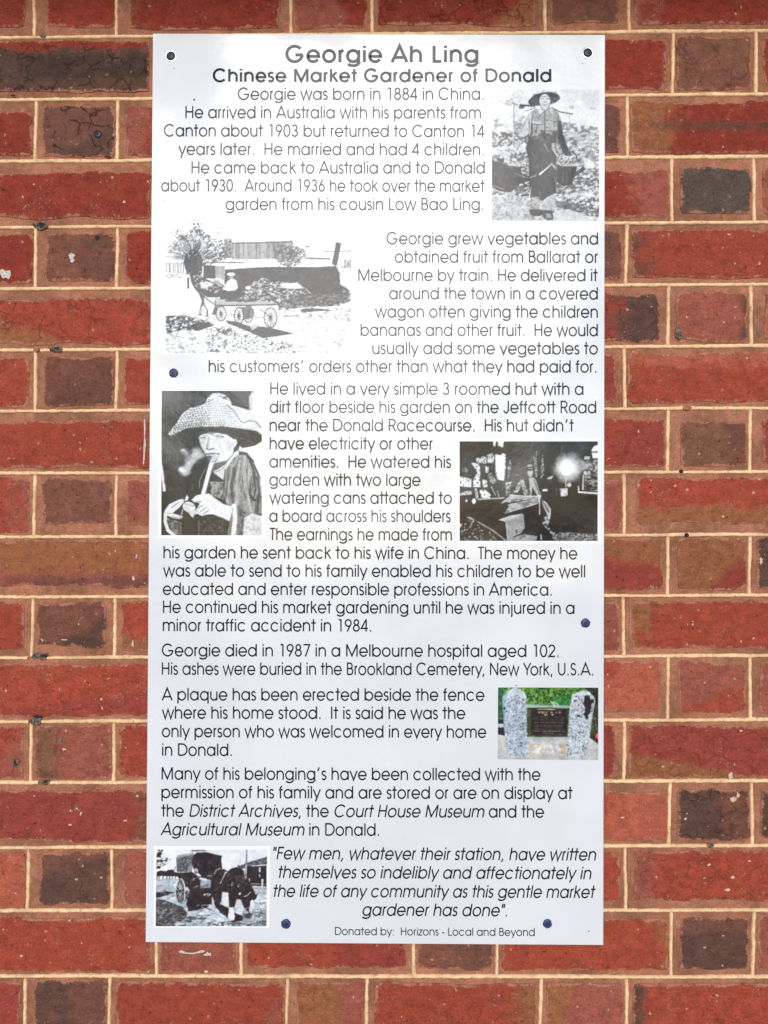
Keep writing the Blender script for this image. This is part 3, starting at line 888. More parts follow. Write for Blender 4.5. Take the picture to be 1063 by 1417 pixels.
def text_mesh(runs, em, xl_, xr_, weight=1.0, track=None):
    """runs: [(text, italic)]; natural layout in em units, then fitted between xl_ and xr_ (metres along the baseline)"""
    pen, items = 0.0, []
    prev = ''
    for txt, ital in runs:
        for ch in txt:
            pen += KERN.get(prev + ch, 0)
            if ch == '.' and False: pass
            items.append([ch, pen, ital])
            pen += G[ch][0]
            prev = ch
    hw = H0 * weight

    def ext(ch, ital):
        xs = [q[0] + (q[1] * .187 if ital else 0) for s in G[ch][1] for q in s if q != 'c']
        return min(xs) - hw * .9, max(xs) + hw * .9
    vis = [it for it in items if it[0] != ' ']
    x0 = vis[0][1] + ext(vis[0][0], vis[0][2])[0]
    x1 = vis[-1][1] + ext(vis[-1][0], vis[-1][2])[1]
    n = items.index(vis[-1])
    width = (xr_ - xl_)
    if track is None:                                    # stretch very slightly
        sc = width / (x1 - x0); tr = 0
    else:
        sc = em / 1000.0; tr = (width / sc - (x1 - x0)) / max(1, n)
    verts, faces = [], []
    for idx, (ch, px_, ital) in enumerate(items):
        ox = px_ - x0 + tr * idx
        for si, s in enumerate(G[ch][1]):
            h_ = hw * (1.22 if ch in '.:' else 1)
            L, Rr, closed = stroke_quads(s, h_)
            m = len(L); b = len(verts)
            for row_ in (L, Rr):
                for q in row_:
                    X = (ox + q[0] + (q[1] * .187 if ital else 0)) * sc
                    verts.append((X, q[1] * em / 1000.0, .00001 * (si + 1)))
            for i in range(m if closed else m - 1):
                j = (i + 1) % m
                faces.append((b + i, b + m + i, b + m + j, b + j))
    return verts, faces, sc


def put_text(runs, xl_, yl, xr_, yr, em_px, weight=1.0, track=None):
    if isinstance(runs, str): runs = [(runs, False)]
    a = np.array(P(xl_, yl)); b = np.array(P(xr_, yr))
    d = b - a; Ln = math.hypot(d[0], d[2])
    ux, uz = d[0] / Ln, d[2] / Ln
    em = em_px * .001003
    v, f, sc = text_mesh(runs, em, 0, Ln, weight, track)
    V = [(a[0] + x * ux - y * uz, -ST - .00008 - l, a[2] + x * uz + y * ux) for x, y, l in v]
    # keep every face turned to the front
    F = []
    for q in f:
        p = [V[i] for i in q]
        ar = sum(p[i][0] * p[(i + 1) % 4][2] - p[(i + 1) % 4][0] * p[i][2] for i in range(4))
        F.append(q if ar > 0 else q[::-1])
    me = bpy.data.meshes.new('text_line'); me.from_pydata(V, [], F); me.materials.append(M_INK)
    o = bpy.data.objects.new('text_line', me)
    link(o, sign)
    return sc / .001003 * 1000


EM = 22.5
B_, I_ = False, True
LINES = [
    ("Georgie Ah Ling", 395.1, 86.1, 662, 86.1, 31, 1.42, 1),
    ("Chinese Market Gardener of Donald", 294.6, 113.2, 763, 113.2, 24.2, 1.42, 1),
    ("Georgie was born in 1884 in China.", 329.2, 138.2, 670.2, 138.2),
    ("He arrived in Australia with his parents from", 256.7, 163.5, 665.7, 164.1),
    ("Canton about 1903 but returned to Canton 14", 226.9, 188.8, 671.1, 189.9),
    ("years later.  He married and had 4 children.", 246.7, 214.4, 670.2, 215),
    ("He came back to Australia and to Donald", 265.1, 240.2, 671, 240.3),
    ("about 1930.  Around 1936 he took over the market", 223.2, 264.9, 671.4, 265.5),
    ("garden from his cousin Low Bao Ling.", 312.3, 290.6, 669.6, 290.8),
    ("Georgie grew vegetables and", 534.9, 338.1, 827.8, 338.4),
    ("obtained fruit from Ballarat or", 546.4, 363.5, 828.1, 363.8),
    ("Melbourne by train. He delivered it", 495.9, 388.9, 828.1, 389.2),
    ("around the town in a covered", 538.6, 414.2, 827.4, 414.5),
    ("wagon often giving the children", 518.9, 439.4, 827.4, 439.8),
    ("bananas and other fruit.  He would", 499, 464.8, 827.4, 465.2),
    ("usually add some vegetables to", 515.2, 490, 827.4, 490.4),
    ("his customers' orders other than what they had paid for.", 288.9, 515, 826.1, 515.6),
    ("He lived in a very simple 3 roomed hut with a", 374.1, 546, 807.5, 546.5),
    ("dirt floor beside his garden on the Jeffcott Road", 373.2, 571.3, 825.2, 571.8),
    ("near the Donald Racecourse.  His hut didn't", 373.2, 596.6, 795.1, 597.1),
    ("have electricity or other", 373.2, 621.7, 599.5, 622.2),
    ("amenities.  He watered his", 372.9, 647, 624.2, 647.5),
    ("garden with two large", 372.9, 672.1, 582, 672.3),
    ("watering cans attached to", 372.9, 697.1, 625.4, 697.3),
    ("a board across his shoulders", 372.9, 722.2, 623.6, 722.5),
    ("The earnings he made from", 372.6, 747.6, 625.4, 748),
    ("his garden he sent back to his wife in China.  The money he", 226.3, 772.6, 799, 774),
    ("was able to send to his family enabled his children to be well", 225.7, 797.7, 809.9, 799),
    ("educated and enter responsible professions in America.", 225.4, 823.1, 764.4, 824.3),
    ("He continued his market gardening until he was injured in a", 225.7, 848.1, 795.1, 849.6),
    ("minor traffic accident in 1984.", 225.4, 873.4, 514.6, 874),
    ("Georgie died in 1987 in a Melbourne hospital aged 102.", 224.1, 908, 774, 909.2),
    ("His ashes were buried in the Brookland Cemetery, New York, U.S.A.", 224.1, 933.6, 821.6, 934.6),
    ("A plaque has been erected beside the fence", 223.8, 969.1, 670.5, 969.8),
    ("where his home stood.  It is said he was the", 224.1, 994.4, 644, 995.1),
    ("only person who was welcomed in every home", 224.1, 1020, 673, 1021),
    ("in Donald.", 224.4, 1045.8, 321.6, 1046),
    ("Many of his belonging's have been collected with the", 223.8, 1078.7, 747.9, 1080),
    ("permission of his family and are stored or are on display at", 223.5, 1104.3, 793.3, 1105.8),
    ([("the ", B_), ("District Archives", I_), (", the ", B_), ("Court House Museum", I_), (" and the", B_)], 222.3, 1130, 753, 1131.5),
    ([("Agricultural Museum", I_), (" in Donald.", B_)], 222, 1155.8, 525.4, 1156.5),
    ([("\"Few men, whatever their station, have written", I_)], 378.2, 1189, 825.2, 1190.8),
    ([("themselves so indelibly and affectionately in", I_)], 384.8, 1214.9, 818.6, 1216.7),
    ([("the life of any community as this gentle market", I_)], 377.9, 1241.1, 825, 1242.7),
    ([("gardener has done\".", I_)], 501, 1267, 702.4, 1268),
    ("Donated by:  Horizons - Local and Beyond", 463.7, 1293.8, 740, 1295.3, 14.6, .95),
]
for t in LINES:
    em = t[5] if len(t) > 5 else 22.9
    s_ = put_text(t[0], t[1], t[2], t[3], t[4], em, t[6] if len(t) > 6 else 1.0, t[7] if len(t) > 7 else None)
    if len(t) < 6 or em < 20: print('line em %.1f / %.1f  %s' % (s_, em, t[0] if isinstance(t[0], str) else t[0][0][0]))


# ------------------------------------------------------------------ the printed photographs
def vnoise(h, w, cell, r, oct_=1):
    out = np.zeros((h, w)); amp, tot = 1.0, 0
    for _ in range(oct_):
        gh, gw = int(h / cell) + 3, int(w / cell) + 3
        g = r.random_sample((gh, gw))
        y = np.arange(h) / cell; x = np.arange(w) / cell
        yi, xi = y.astype(int), x.astype(int)
        fy = (y - yi)[:, None]; fx = (x - xi)[None, :]
        fy = fy * fy * (3 - 2 * fy); fx = fx * fx * (3 - 2 * fx)
        a = g[yi][:, xi]; b = g[yi][:, xi + 1]; c = g[yi + 1][:, xi]; d = g[yi + 1][:, xi + 1]
        out += amp * (a * (1 - fy) * (1 - fx) + b * (1 - fy) * fx + c * fy * (1 - fx) + d * fy * fx)
        tot += amp; amp *= .55; cell = max(1.0, cell / 2)
    return out / tot


class Canvas:
    """tones painted in the coordinates of an enlarged view; `box` is the print's rectangle in that view"""
    SS = 3

    def __init__(self, ox, oy, s, box, seed):
        self.ox, self.oy, self.s, self.box = ox, oy, s, box
        self.r = np.random.RandomState(seed)
        self.w = int(round((box[2] - box[0]) / s)) * self.SS
        self.h = int(round((box[3] - box[1]) / s)) * self.SS
        self.a = np.ones((self.h, self.w, 3))
        self.kx = self.w / (box[2] - box[0]); self.ky = self.h / (box[3] - box[1])
        self.yy, self.xx = np.mgrid[0:self.h, 0:self.w] + .5
        self.X = self.xx / self.kx + box[0]; self.Y = self.yy / self.ky + box[1]

    def mask(self, pts):
        p = [((x - self.box[0]) * self.kx, (y - self.box[1]) * self.ky) for x, y in pts]
        xs = [q[0] for q in p]; ys = [q[1] for q in p]
        x0, x1 = max(0, int(min(xs)) - 1), min(self.w, int(max(xs)) + 2)
        y0, y1 = max(0, int(min(ys)) - 1), min(self.h, int(max(ys)) + 2)
        m = np.zeros((self.h, self.w), bool)
        if x1 <= x0 or y1 <= y0: return m
        X, Y = self.xx[y0:y1, x0:x1], self.yy[y0:y1, x0:x1]
        ins = np.zeros(X.shape, bool)
        for i in range(len(p)):
            (ax, ay), (bx_, by) = p[i], p[(i + 1) % len(p)]
            if ay == by: continue
            c = ((ay > Y) != (by > Y)) & (X < (bx_ - ax) * (Y - ay) / (by - ay) + ax)
            ins ^= c
        m[y0:y1, x0:x1] = ins
        return m

    def put(self, m, v, al=1.0):
        v = np.array(v if hasattr(v, '__len__') else (v, v, v), float)
        al = np.asarray(al, float)
        al = (al * m)[..., None] if al.ndim else (m * al)[..., None]
        self.a = self.a * (1 - al) + v * al

    def poly(self, pts, v, al=1.0): self.put(self.mask(pts), v, al)

    def ell(self, cx, cy, rx_, ry_, v, al=1.0, rot_=0):
        t = R_(rot_)
        dx, dy = self.X - cx, self.Y - cy
        u = dx * cos(t) + dy * sin(t); w_ = -dx * sin(t) + dy * cos(t)
        self.put((u / rx_) ** 2 + (w_ / ry_) ** 2 < 1, v, al)

    def line(self, pts, wd, v, al=1.0):
        for (ax, ay), (bx_, by) in zip(pts[:-1], pts[1:]):
            m = self._seg(ax, ay, bx_, by, wd)
            if m is None: continue
            (y0, y1, x0, x1), mm = m
            mm = mm * al
            sub = self.a[y0:y1, x0:x1]
            vv = np.array(v if hasattr(v, '__len__') else (v, v, v), float)
            self.a[y0:y1, x0:x1] = sub * (1 - mm[..., None]) + vv * mm[..., None]

    def _seg(self, ax, ay, bx_, by, wd):
        X0 = (min(ax, bx_) - wd - self.box[0]) * self.kx; X1 = (max(ax, bx_) + wd - self.box[0]) * self.kx
        Y0 = (min(ay, by) - wd - self.box[1]) * self.ky; Y1 = (max(ay, by) + wd - self.box[1]) * self.ky
        x0, x1, y0, y1 = max(0, int(X0)), min(self.w, int(X1) + 2), max(0, int(Y0)), min(self.h, int(Y1) + 2)
        if x1 <= x0 or y1 <= y0: return None
        X, Y = self.X[y0:y1, x0:x1], self.Y[y0:y1, x0:x1]
        L2 = (bx_ - ax) ** 2 + (by - ay) ** 2 + 1e-9
        t = np.clip(((X - ax) * (bx_ - ax) + (Y - ay) * (by - ay)) / L2, 0, 1)
        d = np.hypot(X - ax - t * (bx_ - ax), Y - ay - t * (by - ay))
        return (y0, y1, x0, x1), (d < wd / 2).astype(float)

    def tex(self, pts, v, cell, thr, soft=.06, al=1.0, oct_=2, sx_=1.0, m=None):
        """noise blotches inside a polygon: tone v where the noise is above thr"""
        m = self.mask(pts) if m is None else m
        n = vnoise(self.h, int(self.w / sx_) + 2, cell * self.ky, self.r, oct_)
        if sx_ != 1.0:
            n = n[:, np.minimum((np.arange(self.w) / sx_).astype(int), n.shape[1] - 1)]
        n = n[:, :self.w]
        self.put(m, v, np.clip((n - thr) / soft, 0, 1) * al)

    def twigs(self, pts, n, v, ln=(10, 30), wd=2.5, ang=(0, 360), al=.9):
        m = self.mask(pts)
        xs = [q[0] for q in pts]; ys = [q[1] for q in pts]
        k_ = 0
        while k_ < n:
            x = self.r.uniform(min(xs), max(xs)); y = self.r.uniform(min(ys), max(ys)); k_ += 1
            i, j = int((y - self.box[1]) * self.ky), int((x - self.box[0]) * self.kx)
            if not (0 <= i < self.h and 0 <= j < self.w and m[i, j]): continue
            a = R_(self.r.uniform(*ang)); l = self.r.uniform(*ln)
            b = a + self.r.uniform(-.5, .5)
            vv = v if not isinstance(v, list) else v[self.r.randint(len(v))]
            x2, y2 = x + cos(a) * l / 2, y - sin(a) * l / 2
            self.line([(x, y), (x2, y2), (x2 + cos(b) * l / 2, y2 - sin(b) * l / 2)], wd * self.r.uniform(.6, 1.3), vv, al)

    def blur(self, k_=1, m=None):
        b = self.a.copy()
        for _ in range(k_):
            p = np.pad(b, ((1, 1), (1, 1), (0, 0)), 'edge')
            b = (p[:-2, 1:-1] + p[2:, 1:-1] + p[1:-1, :-2] + p[1:-1, 2:] + p[1:-1, 1:-1] * 2) / 6
        self.a = b if m is None else np.where(m[..., None], b, self.a)

    def build(self, label, corners, parent, lift=.0003, grain=1.0):
        """corners: the four photograph pixels of the print (top left, top right, bottom right, bottom left)"""
        s = self.SS
        a = self.a[:self.h // s * s, :self.w // s * s]
        a = a.reshape(self.h // s, s, self.w // s, s, 3).mean(axis=(1, 3))
        # photographic grain and uneven printing tones
        lum = a.mean(axis=2, keepdims=True)
        g1 = vnoise(a.shape[0], a.shape[1], 2.2, self.r, 2)[..., None] - .5
        g2 = vnoise(a.shape[0], a.shape[1], 9, self.r, 3)[..., None] - .5
        k_ = .35 + 2.6 * lum * (1 - lum)
        a = np.clip(a + k_ * (g1 * .20 + g2 * .22) * grain, .0, 1)
        hh, ww = a.shape[:2]
        c = [np.array(P(x, y, lift)) for x, y in corners]
        u = np.linspace(0, 1, ww)[None, :, None]; v = np.linspace(0, 1, hh)[:, None, None]
        V = (c[0] * (1 - u) + c[1] * u) * (1 - v) + (c[3] * (1 - u) + c[2] * u) * v
        idx = np.arange(hh * ww).reshape(hh, ww)
        F = np.stack([idx[1:, :-1], idx[1:, 1:], idx[:-1, 1:], idx[:-1, :-1]], -1).reshape(-1, 4)
        me = bpy.data.meshes.new('printed_photo')
        me.vertices.add(hh * ww); me.vertices.foreach_set('co', V.reshape(-1))
        me.loops.add(F.size); me.loops.foreach_set('vertex_index', F.reshape(-1).astype(np.int32))
        me.polygons.add(len(F)); me.polygons.foreach_set('loop_start', np.arange(0, F.size, 4, dtype=np.int32))
        me.update()
        at_ = me.attributes.new('tone', 'FLOAT_COLOR', 'POINT')
        lin = sl2(a.reshape(-1, 3))
        lin = .008 + lin * .86
        at_.data.foreach_set('color', np.c_[lin, np.ones(len(lin))].reshape(-1).astype(np.float32))
        me.materials.append(M_PHOTO)
        o = bpy.data.objects.new('printed_photo', me)
        tag(link(o, parent), label)
        return o


def border(corners, lift=.00016):
    v = [P(x, y, lift) for x, y in corners]
    return mesh_obj('photo_border', v, [(3, 2, 1, 0)], M_WHITE, sign)


K = .07                                     # printed black


def photo_cart():
    c = Canvas(220, 295, 3.865, (38, 34, 1027, 748), 3)
    G1 = .16
    # scrub on the ground
    c.tex([(30, 640), (1040, 520), (1040, 760), (30, 760)], .62, 9, .63, .05, .6, 3, 1.8)
    c.tex([(30, 660), (400, 640), (800, 760), (30, 760)], .5, 7, .66, .04, .7, 3, 1.6)
    c.tex([(250, 600), (480, 650), (760, 700), (760, 748), (260, 748)], G1, 6, .615, .03, .9, 3, 1.5)
    c.tex([(640, 520), (1030, 500), (1030, 580), (640, 560)], .5, 7, .58, .05, .7, 3, 2.2)
    g = [(38, 550), (140, 545), (190, 560), (265, 575), (300, 600), (210, 628), (120, 625), (38, 645)]
    c.tex(g, G1, 9, .40, .05, .9, 3, 1.5); c.twigs(g, 120, [.95, .2, .7], (15, 50), 2.6, (10, 60))
    c.poly([(170, 600), (215, 580), (280, 590), (290, 602), (215, 628)], .15)
    c.line([(95, 660), (120, 600)], 3, .2); c.line([(60, 640), (95, 672)], 3, .3)
    c.tex([(300, 610), (380, 600), (440, 660), (330, 650)], .2, 8, .5, .05, .85, 3)
    # fence and horizon at the left
    for i in range(9):
        x = 44 + i * 11 + c.r.uniform(-3, 3)
        c.line([(x, 268 + c.r.uniform(-6, 6)), (x + c.r.uniform(-3, 5), 318)], 3.4, .25, .85)
    c.line([(38, 272), (140, 266)], 2, .5); c.line([(38, 200), (95, 201)], 4, .6); c.line([(38, 312), (150, 326)], 2, .55)
    c.tex([(38, 320), (180, 330), (170, 365), (38, 365)], .6, 8, .60, .05, .7, 3, 2)
    # distance at the right
    c.line([(885, 208), (1027, 204)], 4, .35); c.line([(975, 262), (1027, 250)], 2, .6)
    for i in range(6): c.line([(992 + i * 7, 262 - c.r.uniform(0, 30)), (990 + i * 7, 292)], 3.6, .3)
    c.tex([(960, 270), (1027, 260), (1027, 330), (970, 330)], .5, 8, .58, .05, .7, 3)
    # hut
    c.poly([(392, 162), (715, 152), (720, 250), (400, 250), (372, 232)], .62)
    for i in range(60):
        x = 398 + i * 5.4 + c.r.uniform(-2, 2)
        c.line([(x, 165), (x + c.r.uniform(-5, 3), 246)], 2.2, c.r.choice([.3, .45, .8, .9]), .75)
    c.line([(392, 163), (540, 160), (600, 157), (712, 155)], 6, .2); c.line([(704, 148), (718, 168)], 5, .2)
    c.poly([(350, 142), (368, 134), (392, 140), (394, 165), (388, 235), (352, 242)], .70)
    c.tex([(350, 138), (394, 138), (388, 240), (350, 240)], .28, 6, .5, .06, .8, 3)
    # long roof and dark wall
    c.poly([(372, 250), (620, 246), (930, 283), (360, 304)], .98)
    c.poly([(355, 303), (520, 292), (640, 288), (850, 290), (945, 284), (966, 322), (968, 382), (1005, 402), (1024, 430), (900, 470), (440, 420), (352, 380)], G1)
    c.tex([(355, 303), (960, 290), (968, 400), (820, 440), (440, 400)], .24, 14, .5, .1, .6, 2)
    c.line([(785, 243), (912, 246)], 7, .2); c.line([(240, 268), (330, 264), (455, 267)], 5, .2); c.line([(770, 280), (915, 256)], 2.4, .6)
    c.poly([(946, 158), (973, 162), (952, 280), (940, 284), (924, 272)], .2)
    c.line([(782, 180), (803, 180)], 6, .3); c.line([(790, 184), (788, 200)], 3, .6)
    # bush on the roof
    for cx, cy, a, b in ((690, 225, 78, 52), (650, 205, 40, 36), (735, 215, 48, 34), (700, 262, 60, 24)):
        m = ((c.X - cx) / a) ** 2 + ((c.Y - cy) / b) ** 2 < 1
        c.tex(None, .22, 5, .50, .04, .95, 3, m=m)
    c.twigs([(610, 170), (770, 190), (800, 240), (740, 290), (640, 280)], 200, [.2, .9], (8, 22), 2.2)
    # big tree
    for cx, cy, a, b, t in ((185, 240, 52, 78, .34), (200, 150, 85, 62, .52), (205, 75, 34, 40, .56), (130, 180, 50, 62, .54), (300, 200, 78, 62, .55),
                            (350, 220, 40, 40, .58), (80, 185, 36, 24, .60), (250, 240, 60, 45, .52), (100, 110, 34, 22, .64), (310, 105, 44, 30, .66)):
        m = ((c.X - cx) / a) ** 2 + ((c.Y - cy) / b) ** 2 < 1
        c.tex(None, .2, 6, t, .04, .95, 3, m=m)
    for i in range(260):
        a = R_(c.r.uniform(15, 168)); l = c.r.uniform(50, 190) * (1.0 if 60 < math.degrees(a) < 130 else .85)
        x, y = 185 + c.r.uniform(-22, 22) + cos(a) * l * .45, 262 - sin(a) * l * .45
        c.line([(x, y), (x + cos(a) * l * .28, y - sin(a) * l * .26 - 4), (x + cos(a + .2) * l * .6, y - sin(a + .2) * l * .5)], 2.0, c.r.choice([.2, .35, .95]), .85)
    c.tex(None, .17, 6, .34, .05, .95, 3, m=((c.X - 186) / 48) ** 2 + ((c.Y - 265) / 70) ** 2 < 1); c.tex([(140, 250), (240, 250), (232, 330), (150, 330)], .17, 7, .36, .05, .95, 3)
    c.poly([(154, 345), (166, 345), (164, 405), (155, 405)], .2)
    # shed behind the horse
    c.poly([(242, 280), (303, 282), (306, 352), (240, 350)], .15)
    c.poly([(304, 284), (355, 286), (352, 360), (306, 345)], .62); c.line([(328, 290), (330, 350)], 3, .8)
    # horse
    c.poly([(168, 330), (180, 312), (205, 312), (238, 345), (300, 372), (352, 388), (345, 430), (318, 452), (262, 450), (222, 436), (196, 408), (176, 372)], .15)
    c.tex([(175, 315), (240, 345), (350, 385), (320, 440), (200, 400)], .9, 8, .60, .05, .85, 3)
    c.poly([(222, 372), (262, 366), (300, 380), (262, 398), (228, 404)], .85); c.poly([(285, 360), (318, 352), (352, 384), (330, 392)], .75)
    c.line([(300, 362), (350, 392)], 3, .15)
    c.line([(222, 432), (238, 470), (228, 505), (222, 542)], 11, .25); c.line([(238, 440), (244, 490), (262, 522), (262, 550)], 9, .3)
    c.line([(230, 500), (222, 540)], 4, .85); c.line([(248, 500), (258, 522)], 4, .8)
    c.line([(214, 545), (234, 543)], 5, .2); c.line([(252, 550), (268, 548)], 5, .2)
    # load of branches and the cart
    load = [(430, 440), (470, 400), (520, 358), (560, 345), (620, 368), (700, 372), (760, 395), (820, 440), (900, 436), (980, 408), (1024, 412),
            (1024, 470), (960, 496), (880, 500), (760, 505), (640, 520), (640, 492), (300, 492), (300, 462)]
    c.poly(load, .22); c.tex(load, .9, 7, .52, .05, .9, 3, 1.6); c.twigs(load, 420, [.15, .95, .8, .2], (14, 46), 2.6, (-25, 45))
    c.poly([(640, 380), (740, 372), (778, 402), (690, 408)], .9); c.line([(640, 404), (782, 412)], 4, .15); c.line([(776, 398), (828, 446)], 4, .7)
    c.poly([(690, 440), (860, 430), (1020, 420), (1000, 470), (900, 500), (700, 490)], .2, .55)
    c.line([(218, 426), (262, 462), (310, 497)], 6, .2); c.line([(222, 422), (312, 490)], 2.4, .8)
    c.poly([(302, 455), (360, 462), (440, 478), (560, 470), (640, 486), (560, 494), (310, 496)], .72)
    c.line([(305, 495), (640, 490)], 7, .2); c.line([(360, 468), (500, 470)], 9, .2)
    # driver
    c.poly([(318, 420), (345, 408), (370, 416), (440, 408), (470, 432), (420, 460), (330, 462)], .15)
    c.poly([(366, 366), (392, 350), (416, 362), (426, 400), (408, 414), (372, 416), (340, 408)], .95)
    c.line([(366, 366), (350, 404)], 2.2, .4); c.line([(396, 356), (404, 404)], 2, .6)
    c.ell(388, 332, 24, 10, .2); c.ell(388, 328, 22, 9, .98); c.ell(388, 345, 12, 9, .6)
    c.ell(478, 400, 14, 10, .95); c.ell(600, 408, 10, 7, .9)
    # wheels
    for cx, cy, a, b in ((335, 538, 27, 38), (430, 548, 25, 44), (480, 540, 26, 44), (598, 558, 34, 52)):
        for k_ in range(14):
            t = k_ * pi / 7 + .2
            c.line([(cx, cy), (cx + a * cos(t), cy + b * sin(t))], 2.6, .25)
        for q in range(40):
            t = q * pi / 20; t2 = t + pi / 20
            c.line([(cx + a * cos(t), cy + b * sin(t)), (cx + a * cos(t2), cy + b * sin(t2))], 5, .18)
        c.ell(cx, cy, 8, 9, .2)
    c.poly([(440, 500), (500, 500), (500, 560), (455, 570)], .3, .8)
    c.poly([(285, 545), (300, 500), (318, 500), (312, 540)], .3); c.line([(300, 500), (560, 505)], 3, .6)
    c.line([(505, 512), (520, 560), (560, 558)], 3, .3); c.line([(360, 545), (410, 545)], 3, .4); c.line([(372, 515), (395, 545)], 3, .4)
    c.line([(540, 512), (590, 550)], 4, .3)
    c.poly([(358, 572), (420, 580), (480, 602), (560, 606), (640, 622), (725, 643), (640, 656), (555, 668), (490, 636), (430, 612), (370, 590)], .2)
    c.poly([(488, 600), (520, 592), (528, 612), (498, 626)], .75)
    c.poly([(756, 516), (800, 508), (880, 512), (938, 520), (860, 524), (770, 530)], .25); c.line([(670, 552), (740, 548)], 4, .35)
    for i in range(5): c.line([(560 + i * 95, 700 + c.r.uniform(-20, 20)), (600 + i * 95, 706)], 3, .45)
    c.build('greyish black and white photograph of a horse and cart loaded with branches before a low hut', [(229.6, 303.6), (485.8, 303.6), (485.6, 488.6), (229.4, 488.6)], sign)
    border([(227.2, 301.4), (488.4, 301.4), (488.2, 491.0), (227.0, 491.0)])


def photo_cans():
    c = Canvas(675, 115, 6.644, (40, 60, 1027, 1263), 5)
    D = .09
    c.a[:] = np.clip(.93 - (c.Y[..., None] - 350) / 900 * .18, .80, .93)
    t = np.clip((c.X - 560) / 500, 0, 1) * np.clip((460 - c.Y) / 300, 0, 1)
    c.a *= (1 - .05 * t[..., None])
    c.tex([(40, 130), (200, 120), (250, 170), (220, 210), (40, 200)], .62, 22, .55, .1, .7, 3, 1.6)
    c.tex([(200, 110), (330, 90), (380, 170), (230, 190)], .7, 18, .58, .1, .5, 3)
    for x, y in ((340, 40), (770, 228), (968, 236)): c.tex(None, .45, 9, .45, .1, .7, 2, m=((c.X - x) / 24) ** 2 + ((c.Y - y) / 14) ** 2 < 1)
    c.tex([(40, 330), (400, 300), (400, 470), (40, 480)], .55, 30, .50, .15, .8, 4, 1.4)
    c.tex([(680, 360), (1027, 410), (1027, 480), (680, 470)], .40, 26, .45, .15, .8, 4, 1.4)
    bg_ = [(40, 450), (1027, 450), (1027, 1263), (40, 1263)]
    c.poly(bg_, .80, .8)
    c.tex(bg_, .30, 16, .55, .08, .75, 4, 1.6); c.tex(bg_, .97, 13, .58, .06, .9, 3, 2)
    c.tex([(40, 460), (400, 440), (400, 560), (40, 590)], .22, 14, .5, .06, .9, 4, 1.6)
    c.tex([(620, 820), (1027, 780), (1027, 960), (630, 1040)], .25, 13, .48, .06, .85, 4, 1.8)
    c.tex([(240, 930), (400, 880), (380, 1040), (260, 1040)], .12, 13, .46, .06, .9, 3)
    c.tex([(260, 640), (390, 640), (390, 880), (300, 860)], .25, 14, .48, .06, .85, 3)
    c.poly([(600, 1085), (730, 1082), (1027, 1160), (1027, 1215), (940, 1225), (760, 1160), (640, 1140)], .22, .7)
    c.tex([(700, 1050), (1027, 1080), (1027, 1230), (860, 1200)], .9, 13, .5, .06, .9, 3, 1.6)
    c.tex([(690, 1050), (1027, 1060), (1027, 1230), (860, 1200)], .15, 12, .55, .06, .85, 3, 1.6)
    c.poly([(40, 1040), (380, 1060), (380, 1263), (40, 1263)], .80, .7); c.tex([(40, 1000), (380, 1040), (400, 1263), (40, 1263)], .45, 14, .58, .06, .6, 3)
    c.poly([(620, 1160), (780, 1170), (1000, 1263), (600, 1263)], .84, .75)
    c.tex([(600, 480), (1027, 470), (1027, 780), (700, 800)], .5, 13, .54, .08, .6, 4, 2.4)
    # yoke pole and ropes
    c.line([(300, 205), (430, 216)], 16, .2); c.ell(312, 226, 28, 14, .25); c.line([(225, 185), (275, 205)], 10, .45)
    c.line([(590, 232), (660, 268), (778, 288)], 9, .12); c.line([(752, 292), (752, 470)], 5, .62)
    c.line([(246, 205), (240, 420), (238, 600)], 7, .55); c.line([(268, 210), (262, 320)], 3, .75); c.line([(238, 380), (236, 600)], 10, .85, .7)
    # trousers
    c.poly([(395, 470), (630, 470), (640, 640), (628, 760), (636, 980), (618, 1030), (540, 1078), (505, 1082), (392, 1050), (385, 900), (378, 700), (350, 600)], D)
    c.poly([(392, 1050), (470, 1045), (490, 1085), (470, 1160), (385, 1155)], .72); c.poly([(500, 1085), (560, 1040), (622, 1010), (618, 1165), (500, 1165)], .74)
    c.tex([(392, 1050), (490, 1050), (470, 1160), (385, 1155)], .4, 13, .52, .1, .7, 3); c.tex([(500, 1085), (622, 1010), (618, 1165), (500, 1165)], .5, 13, .55, .1, .6, 3)
    c.tex([(400, 600), (620, 560), (630, 980), (400, 1040)], .30, 22, .60, .08, .6, 3, .6)
    c.twigs([(400, 580), (600, 560), (630, 960), (400, 1000)], 50, [.24, .34, .2], (30, 90), 4, (60, 120), .6)
    c.line([(398, 960), (392, 1040)], 7, .75); c.line([(475, 970), (492, 1060)], 5, .45); c.line([(620, 860), (634, 980)], 5, .6)
    # jacket
    c.poly([(375, 285), (440, 240), (600, 232), (652, 285), (672, 345), (640, 500), (610, 560), (392, 520), (384, 400)], .58)
    c.tex([(375, 285), (600, 232), (672, 345), (610, 560), (392, 520)], .75, 16, .52, .12, .6, 3, .7)
    c.poly([(385, 310), (412, 340), (412, 480), (392, 500)], .18, .9); c.poly([(395, 500), (470, 480), (640, 470), (625, 560), (392, 560)], .2, .75)
    c.twigs([(385, 300), (640, 300), (650, 400), (615, 560), (392, 545)], 90, [.4, .72, .5, .8, .3], (18, 60), 5, (65, 115), .45)
    c.tex([(392, 440), (640, 430), (625, 580), (392, 590)], .12, 26, .42, .15, .85, 3, .7)
    c.line([(526, 270), (526, 545)], 9, .14); c.line([(545, 275), (545, 500)], 2.5, .85)
    c.poly([(408, 350), (492, 360), (490, 382), (408, 376)], .8); c.line([(408, 378), (490, 384)], 5, .15); c.line([(452, 384), (452, 470)], 5, .25)
    c.line([(575, 345), (618, 362), (645, 350)], 6, .15); c.line([(612, 365), (606, 460)], 4, .3); c.line([(415, 380), (415, 470)], 4, .3)
